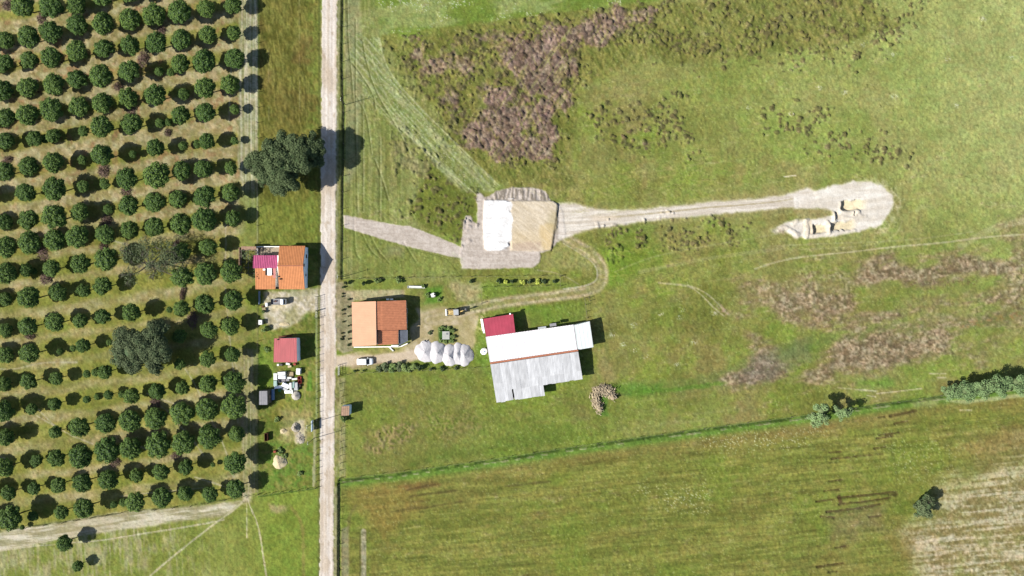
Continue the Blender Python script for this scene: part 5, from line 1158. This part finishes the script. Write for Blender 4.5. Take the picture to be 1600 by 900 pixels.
# ------------------------------------------------------------------ vehicles
def wheel(parent, c, r, w, name='wheel'):
    x, y, z = c; o = MB().tube((x, y-w/2, z), (x, y+w/2, z), r, seg=18).obj(name, M_tyre, parent)
    MB().tube((x, y-w/2-.012, z), (x, y+w/2+.012, z), r*.58, seg=12).obj('rim', M_steel, o); return o
def loft(stations, close=True):
    """stations: (x, half width, z low, z belt, z top, half width top)"""
    mb = MB(); vs = []; R_ = []
    for (x, w, zl, zb_, zt, wt) in stations:
        R_.append([(x, -w*.92, zl), (x, -w, (zl+zb_)/2), (x, -w*.985, zb_), (x, -wt, zt-.04), (x, -wt*.8, zt), (x, wt*.8, zt), (x, wt, zt-.04), (x, w*.985, zb_), (x, w, (zl+zb_)/2), (x, w*.92, zl)])
    k = 10; vs = [p for r_ in R_ for p in r_]; fs = []
    for j in range(len(R_)-1):
        for i in range(k): fs.append((j*k+i, j*k+(i+1) % k, (j+1)*k+(i+1) % k, (j+1)*k+i))
    fs += [tuple(range(k-1, -1, -1)), tuple(range((len(R_)-1)*k, len(R_)*k))]; mb.add(vs, fs); return mb
car = thing('parked_car', 'white hatchback parked on the driveway, nose pointing right, beside the road', 'car', P(571.4, 564.4), .02)
st = [(-1.95, .70, .32, .80, 1.20, .52), (-1.86, .80, .26, .90, 1.42, .62), (-1.0, .85, .24, .93, 1.53, .68), (0, .86, .24, .93, 1.54, .69), (.42, .86, .24, .93, 1.46, .66), (.78, .85, .24, .92, 1.20, .68), (1.12, .84, .24, .90, .955, .72), (1.55, .81, .26, .80, .86, .66), (1.86, .72, .28, .66, .72, .58), (1.97, .56, .34, .52, .58, .46)]
loft(st).obj('body', M_white, car, True)
mb = MB(); mb.add([(.44, -.60, 1.475), (.44, .60, 1.475), (1.10, .69, .985), (1.10, -.69, .985), (.42, -.60, 1.44), (.42, .60, 1.44), (1.06, .69, .95), (1.06, -.69, .95)], [(0, 1, 2, 3), (7, 6, 5, 4), (0, 4, 5, 1), (2, 6, 7, 3), (1, 5, 6, 2), (3, 7, 4, 0)]); mb.obj('windscreen', M_glass, car)
for s in (-1, 1):
    for (xa, xb) in ((-1.55, -.75), (-.68, .05), (.12, .70)):
        za = 1.36; xt = xb if xb < .5 else .40
        mb = MB(); q = [(xa, s*.855, .96), (xb, s*.855, .96), (xt, s*.715, za), (xa+.05, s*.715, za)]; q2_ = [(x, y+s*.02, z) for x, y, z in q]
        mb.add(q+q2_, [(0, 1, 2, 3), (7, 6, 5, 4), (0, 4, 5, 1), (1, 5, 6, 2), (2, 6, 7, 3), (3, 7, 4, 0)]); mb.obj('side_window', M_glass, car)
    MB().box((.72, s*.95, 1.0), (.12, .16, .12)).obj('mirror', M_white, car); MB().box((1.84, s*.52, .62), (.16, .26, .12)).obj('headlight', M_lamp, car); MB().box((-1.93, s*.62, .85), (.06, .14, .3)).obj('tail_light', M_redlamp, car)
    for x in (-1.25, 1.25): wheel(car, (x, s*.76, .30), .30, .2)
MB().box((-1.92, 0, 1.15), (.05, 1.0, .34), tilt=(0, -.2)).obj('rear_window', M_glass, car)
tk = thing('flatbed_truck', 'old white truck with an open cluttered bed parked in the sandy yard', 'truck', P(437.2, 471.4), .0)
MB().box((-.55, 0, .62), (2.6, 1.35, .14)).obj('bed', M_greydk, tk)
for s in (-1, 1): MB().box((-.55, s*.70, .85), (2.56, .05, .42)).obj('side_board', M_lightgrey, tk)
MB().box((-1.86, 0, .85), (.06, 1.36, .42)).obj('tailgate', M_black, tk); MB().box((0, 0, .45), (3.3, .7, .18)).obj('chassis', M_black, tk)
loft([(.78, .70, .45, 1.1, 1.72, .62), (.9, .74, .4, 1.15, 1.86, .66), (1.3, .74, .4, 1.15, 1.86, .66), (1.48, .74, .4, 1.12, 1.7, .66), (1.72, .73, .4, 1.02, 1.12, .66), (1.84, .68, .45, .85, .95, .6)]).obj('cab', M_white, tk, True)
MB().box((1.63, 0, 1.42), (.05, 1.16, .55), tilt=(0, -.42)).obj('windscreen', M_glass, tk)
for s in (-1, 1):
    MB().box((1.15, s*.735, 1.42), (.5, .03, .42), tilt=(s*.15, 0)).obj('side_window', M_glass, tk); MB().box((1.84, s*.45, .8), (.06, .2, .14)).obj('headlight', M_lamp, tk)
    for x in (-1.2, 1.15): wheel(tk, (x, s*.62, .32), .32, .2)
for lab, (x, y), m, sz in (('dark drum on the bed of the white truck, nearer the tailgate', (-1.15, .1), M_black, (.2, .35)), ('dark drum on the bed of the white truck, nearer the cab', (-.72, .12), M_rust, (.18, .32))):
    o = MB().tube((0, 0, 0), (0, 0, sz[1]), sz[0], seg=14).obj('drum', m); o.location = tk.location+Vector((x, y, .69)); tag(o, lab, 'drum')
bh = thing('backhoe_loader', 'pale yellow backhoe loader parked on the track, front bucket pointing left', 'loader', P(710.5, 487.5), math.pi+.05)
MB().box((0, 0, .75), (2.9, .8, .35)).obj('chassis', M_yellow, bh); loft([(.1, .42, .7, 1.1, 1.42, .36), (1.2, .42, .7, 1.1, 1.36, .34), (1.42, .36, .75, 1.0, 1.2, .3)]).obj('hood', M_yellow, bh)
MB().tube((.9, .2, 1.3), (.9, .2, 1.85), .05).obj('exhaust', M_black, bh)
for s in (-1, 1):
    wheel(bh, (-.75, s*.72, .62), .62, .38); wheel(bh, (1.05, s*.66, .42), .42, .28)
    MB().path([(.2, s*.55, 1.25), (1.3, s*.55, .95), (1.85, s*.55, .45)], .08, 6).obj('loader_arm', M_yellow, bh)
    for x in (-.98, .0): MB().box((x, s*.58, 1.55), (.07, .07, 1.15)).obj('cab_post', M_black, bh)
    MB().box((-.49, s*.60, 1.55), (.88, .02, .85)).obj('cab_window', M_glass, bh)
    MB().tube((-1.35, s*.5, .9), (-1.55, s*.85, .1), .06).obj('stabiliser', M_yellow, bh)
MB().box((-.49, 0, 2.16), (1.25, 1.35, .10)).obj('cab_roof', M_lightgrey, bh); MB().box((.03, 0, 1.6), (.02, 1.08, .9)).obj('cab_window', M_glass, bh)
mb = MB(); prof = [(1.75, .15), (1.72, .7), (1.95, .85), (2.05, .2), (2.35, .1), (2.3, .04), (1.85, .06)]
mb.add([(x, -.85, z) for x, z in prof]+[(x, .85, z) for x, z in prof], [tuple(range(7)), tuple(range(13, 6, -1))]+[(i, 7+i, 7+(i+1) % 7, (i+1) % 7) for i in range(7)]); mb.obj('front_bucket', M_lightgrey, bh)
MB().path([(-1.4, 0, 1.0), (-1.75, -.15, 2.2), (-2.3, -.3, 3.0)], [.15, .14, .10], 6).obj('boom', M_yellow, bh); MB().path([(-2.3, -.3, 3.0), (-2.9, -.5, 2.0)], [.11, .09], 6).obj('dipper', M_yellow, bh)
MB().box((-2.95, -.5, 1.75), (.35, .45, .5), tilt=(0, .5)).obj('rear_bucket', M_greydk, bh)

# ------------------------------------------------------------------ tank, well, cover, pipe
tn = thing('water_tank', 'round white water tank beside the left end of the barn', 'tank', P(756, 549.2, 1.0)*1); tn.location.z = 0
MB().lathe([(.80, -.1), (.84, .1), (.84, 1.25), (.82, 1.3)], seg=32).obj('body', M_white, tn, True); MB().lathe([(.84, 1.3), (.7, 1.5), (.35, 1.66), (.22, 1.68)], seg=32).obj('dome', M_white, tn, True); MB().lathe([(.2, 1.68), (.21, 1.78), (.1, 1.8)], (.12, .05, 0), 16).obj('lid', M_blue, tn)
wl = thing('garden_well', 'small round concrete well in the green garden patch above the loader', 'well', P(677.5, 461)); MB().lathe([(.62, -.2), (.62, .75), (.5, .8)], seg=20).obj('ring', M_conc, wl); MB().box((-.1, 0, .84), (.95, .9, .08), .4).obj('cover', M_offwhite, wl); MB().box((.35, .1, 1.0), (.3, .3, .5)).obj('pump', M_dark, wl)
cv = thing('concrete_cover', 'pale square concrete tank cover ringed by a low hedge', 'tank cover', P(697, 523.8)); MB().box((0, 0, .15), (1.7, 1.9, .7)).obj('tank_wall', M_conc, cv); MB().box((0, 0, .54), (1.8, 2.0, .08)).obj('slab', mat('pale_slab', (206, 208, 198), .9, .1, 2), cv); MB().box((.3, .4, .61), (.45, .45, .06)).obj('hatch', M_steel, cv)
pp = thing('feed_trough', 'long white trough lying in the grass behind the terracotta slope', 'trough', P(650.5, 448.6), -.02)
mb = MB(); mb.box((0, 0, .2), (4.3, .5, .06)); mb.obj('base', M_offwhite, pp)
for s in (-1, 1): MB().box((0, s*.26, .32), (4.3, .05, .3)).obj('side', M_offwhite, pp); MB().box((s*2.15, 0, .32), (.05, .47, .3)).obj('end', M_offwhite, pp)
for s in (-1.6, 0, 1.6): MB().box((s, 0, .05), (.12, .45, .26)).obj('foot', M_greywood, pp)
ib = thing('water_container', 'small white container on the orchard boundary, left of the sandy yard', 'container', P(408.8, 503.4)); MB().box((0, 0, .55), (.85, 1.15, .95)).obj('tank', M_offwhite, ib); MB().box((0, 0, .05), (.95, 1.25, .14)).obj('pallet', M_wood, ib); MB().lathe([(.1, 1.03), (.1, 1.1)], seg=12).obj('cap', M_dark, ib)

# ------------------------------------------------------------------ heaps
def heap(px, py, rx, ry, h, m, name, label, cat, group=None, seed=1, rough=.06, crater=0, flat=.0):
    mb = MB(); n1_, n2_ = 34, 12; r_ = random.Random(seed); ph = [r_.uniform(0, 6.28) for _ in range(6)]; vs = [(0, 0, h*(1-crater))]
    for j in range(1, n2_+1):
        q = j/n2_
        for i in range(n1_):
            a = 2*math.pi*i/n1_; w = 1+.07*math.sin(3*a+ph[0])+.05*math.sin(5*a+ph[1])+.03*math.sin(9*a+ph[2])
            z = h*(max(0, 1-q)**.9 if q > .12+flat else (1-.12-flat)**.9)+(-.12 if j == n2_ else r_.uniform(-rough, rough))
            vs.append((math.cos(a)*rx*S*q*w+r_.uniform(-.04, .04), math.sin(a)*ry*S*q*w+r_.uniform(-.04, .04), z))
    fs = [(0, 1+i, 1+(i+1) % n1_) for i in range(n1_)]
    for j in range(n2_-1):
        for i in range(n1_):
            a = 1+j*n1_; fs.append((a+i, a+n1_+i, a+n1_+(i+1) % n1_, a+(i+1) % n1_))
    mb.add(vs, fs); o = mb.obj(name, m, None, True, P(px, py)); return tag(o, label, cat, group)
GG = 'pale gravel heaps beside the driveway'
for px, py, rx, ry, h, lab in ((664, 549, 16, 18, 1.0, 'pale gravel heap at the left end of the row by the driveway'), (684, 551, 16, 18, 1.5, 'pale gravel heap second from the left in the row'), (702, 555, 15, 18, 1.6, 'pale gravel heap in the middle of the row'), (715, 554, 14, 18, 1.4, 'pale gravel heap second from the right in the row'), (726, 555, 14, 18, 1.5, 'pale gravel heap at the right end of the row, near the tank')):
    heap(px, py, rx, ry, h, M_gravel, 'gravel_heap', lab, 'gravel heap', GG, int(px), .035, .0, -.06)
heap(437, 722, 12, 11, 1.1, M_sandp, 'sand_pile', 'cream coloured sand pile in the overgrown plot, left of the road', 'sand pile', None, 3, .06, .1)
heap(462, 668, 7, 8, 1.1, M_rubble, 'rubble_heap', 'whitish rubble heap with a dark side, in the plot beside the signboard', 'rubble heap', None, 5, .16, .3)
heap(469, 684, 8, 10, .5, M_rubble, 'rubble_heap', 'low spread of rubble just below the whitish rubble heap', 'rubble heap', None, 6, .14)
heap(443, 674, 6, 4, .35, M_sandp, 'sand_pile', 'small flat patch of sand left of the rubble', 'sand pile', None, 7, .08)
for lab, px, py, m in (('black bucket on the left gravel heap, upper one', 664, 533, M_black), ('rusty offcut at the foot of the left gravel heap', 654, 551, M_rust)):
    mb = MB(); [mb.box((rr.uniform(-.6, .6), rr.uniform(-.4, .4), .15), (rr.uniform(.3, .9), .12, .2), rr.uniform(0, 3)) for _ in range(4)]; o = mb.obj('metal_scrap', m, None, False, P(px, py)); tag(o, lab.replace('bucket', 'twisted metal scrap'), 'scrap')
# horseshoe of cut branches beyond the barn
hb = thing('branch_pile', 'horseshoe-shaped pile of cut straw-coloured branches below the barn', 'branch pile', P(941, 618))
core = heap(0, 0, 6, 6, .6, M_straw, 'mound', 'x', 'x', None, 9, .15); bpy.data.objects.remove(core)
spine = smooth_pts([(937, 639), (932, 630), (929, 620), (932, 610), (942, 605), (950, 610), (956, 618), (958, 620)], 2)
mb = MB(); r_ = random.Random(5)
for i in range(1500):
    k = r_.random()*(len(spine)-1); a = Vector(spine[int(k)]).lerp(Vector(spine[int(k)+1]), k % 1); w = 5.0 if k > len(spine)*.72 else 8.0
    ox, oy = r_.gauss(0, .42)*w, r_.gauss(0, .42)*w
    if i % 4 == 0: a = Vector((r_.gauss(944, 6), r_.gauss(610, 3.5))); ox = oy = 0
    p = P(a.x+ox, a.y+oy)-hb.location; hh = max(.1, 1.35*(1-min(1, math.hypot(ox, oy)/w)))
    z = r_.uniform(0, hh); t = r_.uniform(0, 3.14) if r_.random() < .5 else r_.gauss(2.2, .5); l = r_.uniform(.25, .8); e = Vector((math.cos(t)*l, math.sin(t)*l, r_.uniform(-.15, .25)))
    big = r_.random() < .16; e = e*(1.9 if big else 1.15); mb.tube(p+Vector((0, 0, z+.08))-e*.5, p+Vector((0, 0, z+.08))+e*.5, r_.uniform(.09, .15) if big else r_.uniform(.03, .075), .05 if big else .02, 5)
o = mb.obj('branches', M_straw, hb); o['kind'] = 'stuff'
mb = MB()
for k in range(len(spine)-1):
    p = P(*spine[k])-hb.location; mb.lathe([(.75, -.1), (.5, .25), (.2, .4)], p, 9)
mb.obj('mound', M_straw, hb)

# ------------------------------------------------------------------ scrap pile between the sheds
scr = [(427, 262, 40, 72, M_offwhite, 'tall white cabinet, upper left corner', 'discarded_cabinet', .7), (425, 335, 38, 60, M_teal, 'pale green cabinet at the left side', 'discarded_cabinet', .6), (495, 228, 84, 34, M_offwhite, 'wide white freezer on the top row', 'discarded_freezer', .8), (498, 268, 80, 34, M_white, 'wide white freezer just under the top one', 'discarded_freezer', .65), (495, 308, 66, 34, M_greydk, 'grey metal crate inside the pile', 'discarded_crate', .5),
       (540, 358, 78, 42, M_white, 'tilted white refrigerator in the middle', 'discarded_refrigerator', .9), (595, 365, 25, 74, M_offwhite, 'upright narrow white locker in the middle', 'discarded_locker', 1.0), (625, 350, 22, 66, M_teal, 'narrow teal locker right of the middle', 'discarded_locker', .9), (650, 368, 40, 84, M_lightgrey, 'large pale grey cabinet on the right', 'discarded_cabinet', .8), (676, 206, 42, 62, M_white, 'white washing machine apart at the upper right', 'discarded_appliance', .9),
       (470, 415, 52, 46, M_green, 'green tarpaulin bundle at the lower left', 'green_tarpaulin', .45), (560, 428, 72, 30, M_white, 'white box on the bottom row', 'discarded_box', .6), (630, 290, 58, 20, M_offwhite, 'flat white lid near the red items', 'discarded_tray', .4), (450, 378, 80, 28, M_white, 'flat white panel at the left bottom', 'discarded_board', .35), (583, 238, 60, 44, M_tan, 'brownish wire frame on the top row', 'wire_crate', .3), (603, 428, 26, 40, M_offwhite, 'small white box at the bottom right', 'discarded_box', .5),
       (684, 280, 34, 34, M_red, 'red plastic crate, upper one of the red items', 'discarded_crate', .5), (688, 318, 32, 36, M_red, 'red plastic crate, middle one of the red items', 'discarded_crate', .6), (686, 362, 30, 34, M_rust, 'rusty red drum, lowest of the red items', 'discarded_drum', .6), (555, 300, 40, 26, M_greydk, 'dark grey box between the freezers and the refrigerator', 'discarded_box', .4), (520, 400, 70, 26, M_lightgrey, 'grey sheet under the tilted refrigerator', 'discarded_board', .3), (575, 278, 46, 22, M_offwhite, 'whitish board above the middle', 'discarded_board', .45)]
for (zx, zy, w, h_, m, lab, nm, ht) in scr:
    px, py = 370+zx/6.924, 550+zy/6.924; sx, sy = w/6.924*S, h_/6.924*S; p = P(px, py); rot = rr.uniform(-.12, .12)
    if 'tilted' in lab: rot = -.42
    t = thing(nm, f'{lab} of the scrap pile', nm.split('_')[1], p, rot, 'things dumped in the scrap pile')
    if nm == 'discarded_drum': MB().tube((0, 0, 0), (0, 0, ht), sx/2, seg=14).obj('shell', m, t); MB().tube((0, 0, ht), (0, 0, ht+.02), sx/2-.03, seg=14).obj('lid', M_dark, t)
    elif nm == 'green_tarpaulin':
        mb = MB(); [mb.box((rr.uniform(-.25, .25), rr.uniform(-.2, .2), .12+.1*k), (rr.uniform(.5, .8), rr.uniform(.4, .7), .16), rr.uniform(0, 3), taper=.75) for k in range(4)]; mb.obj('folds', m, t)
    elif nm in ('wire_crate', 'discarded_crate'):
        for s in (-1, 1): MB().box((s*sx/2, 0, ht/2), (.06, sy, ht)).obj('side', m, t); MB().box((0, s*sy/2, ht/2), (sx-.08, .06, ht*.96)).obj('side', m, t)
        MB().box((0, 0, .05), (sx-.07, sy-.07, .05)).obj('bottom', m, t)
    else:
        MB().box((0, 0, ht/2), (sx, sy, ht), tilt=(rr.uniform(-.06, .06), rr.uniform(-.06, .06))).obj('casing', m, t); MB().box((0, 0, ht+.02), (sx*.86, sy*.88, .07), tilt=(rr.uniform(-.05, .05), rr.uniform(-.05, .05))).obj('top_panel', m, t)
        if ht > .55: MB().box((sx/2+.02, 0, ht*.6), (.04, sy*.3, .05)).obj('handle', M_steel, t)
pr = thing('garden_parasol', 'pale round parasol lying at the lower right of the scrap pile', 'parasol', P(463, 618)); MB().lathe([(1.15, .3), (1.0, .42), (.5, .72), (.08, .95)], seg=10).obj('canopy', mat('faded_canvas', (214, 206, 192), .9, .12, 2), pr); MB().tube((0, 0, 0), (0, 0, 1.1), .04).obj('pole', M_steel, pr)
for lab, px, py, m, sx, sy, h_ in (('dark crate under the lower wall of the red roofed shed', 440, 569.5, M_black, .8, .5, .6), ('white basin under the lower wall of the red roofed shed', 450.5, 568.5, M_offwhite, 1.0, .5, .4), ('cream sack below the red roofed shed, left of the red crate', 453, 572.5, M_sandp, .9, .5, .3), ('red crate at the lower right corner of the red roofed shed', 461, 569, M_red, .6, .5, .4), ('white box at the lower left corner of the red roofed shed', 435, 570, M_offwhite, .5, .5, .35),
        ('white crate by the fence at the left of the sandy yard', 417.5, 476, M_white, .5, .9, .6), ('tan crate by the fence at the left of the sandy yard', 413.5, 483, M_tan, .8, .6, .5), ('orange-brown crate in the corner below the blue panel wall', 411, 479, M_rust, .5, .4, .4)):
    t = thing('storage_box', lab, lab.split()[1] if lab.split()[0] != 'orange-brown' else 'crate', P(px, py), rr.uniform(-.3, .3)); MB().box((0, 0, h_/2), (sx, sy, h_), taper=.92).obj('box', m, t); MB().box((0, 0, h_+.02), (sx*.96, sy*.96, .05)).obj('lid', m, t)
tag(heap(444, 506.5, 9, 3, .25, M_sandp, 'sand_ridge', 'x', 'x', None, 11, .05), 'low pale ridge of sand above the red roofed shed', 'sand pile')
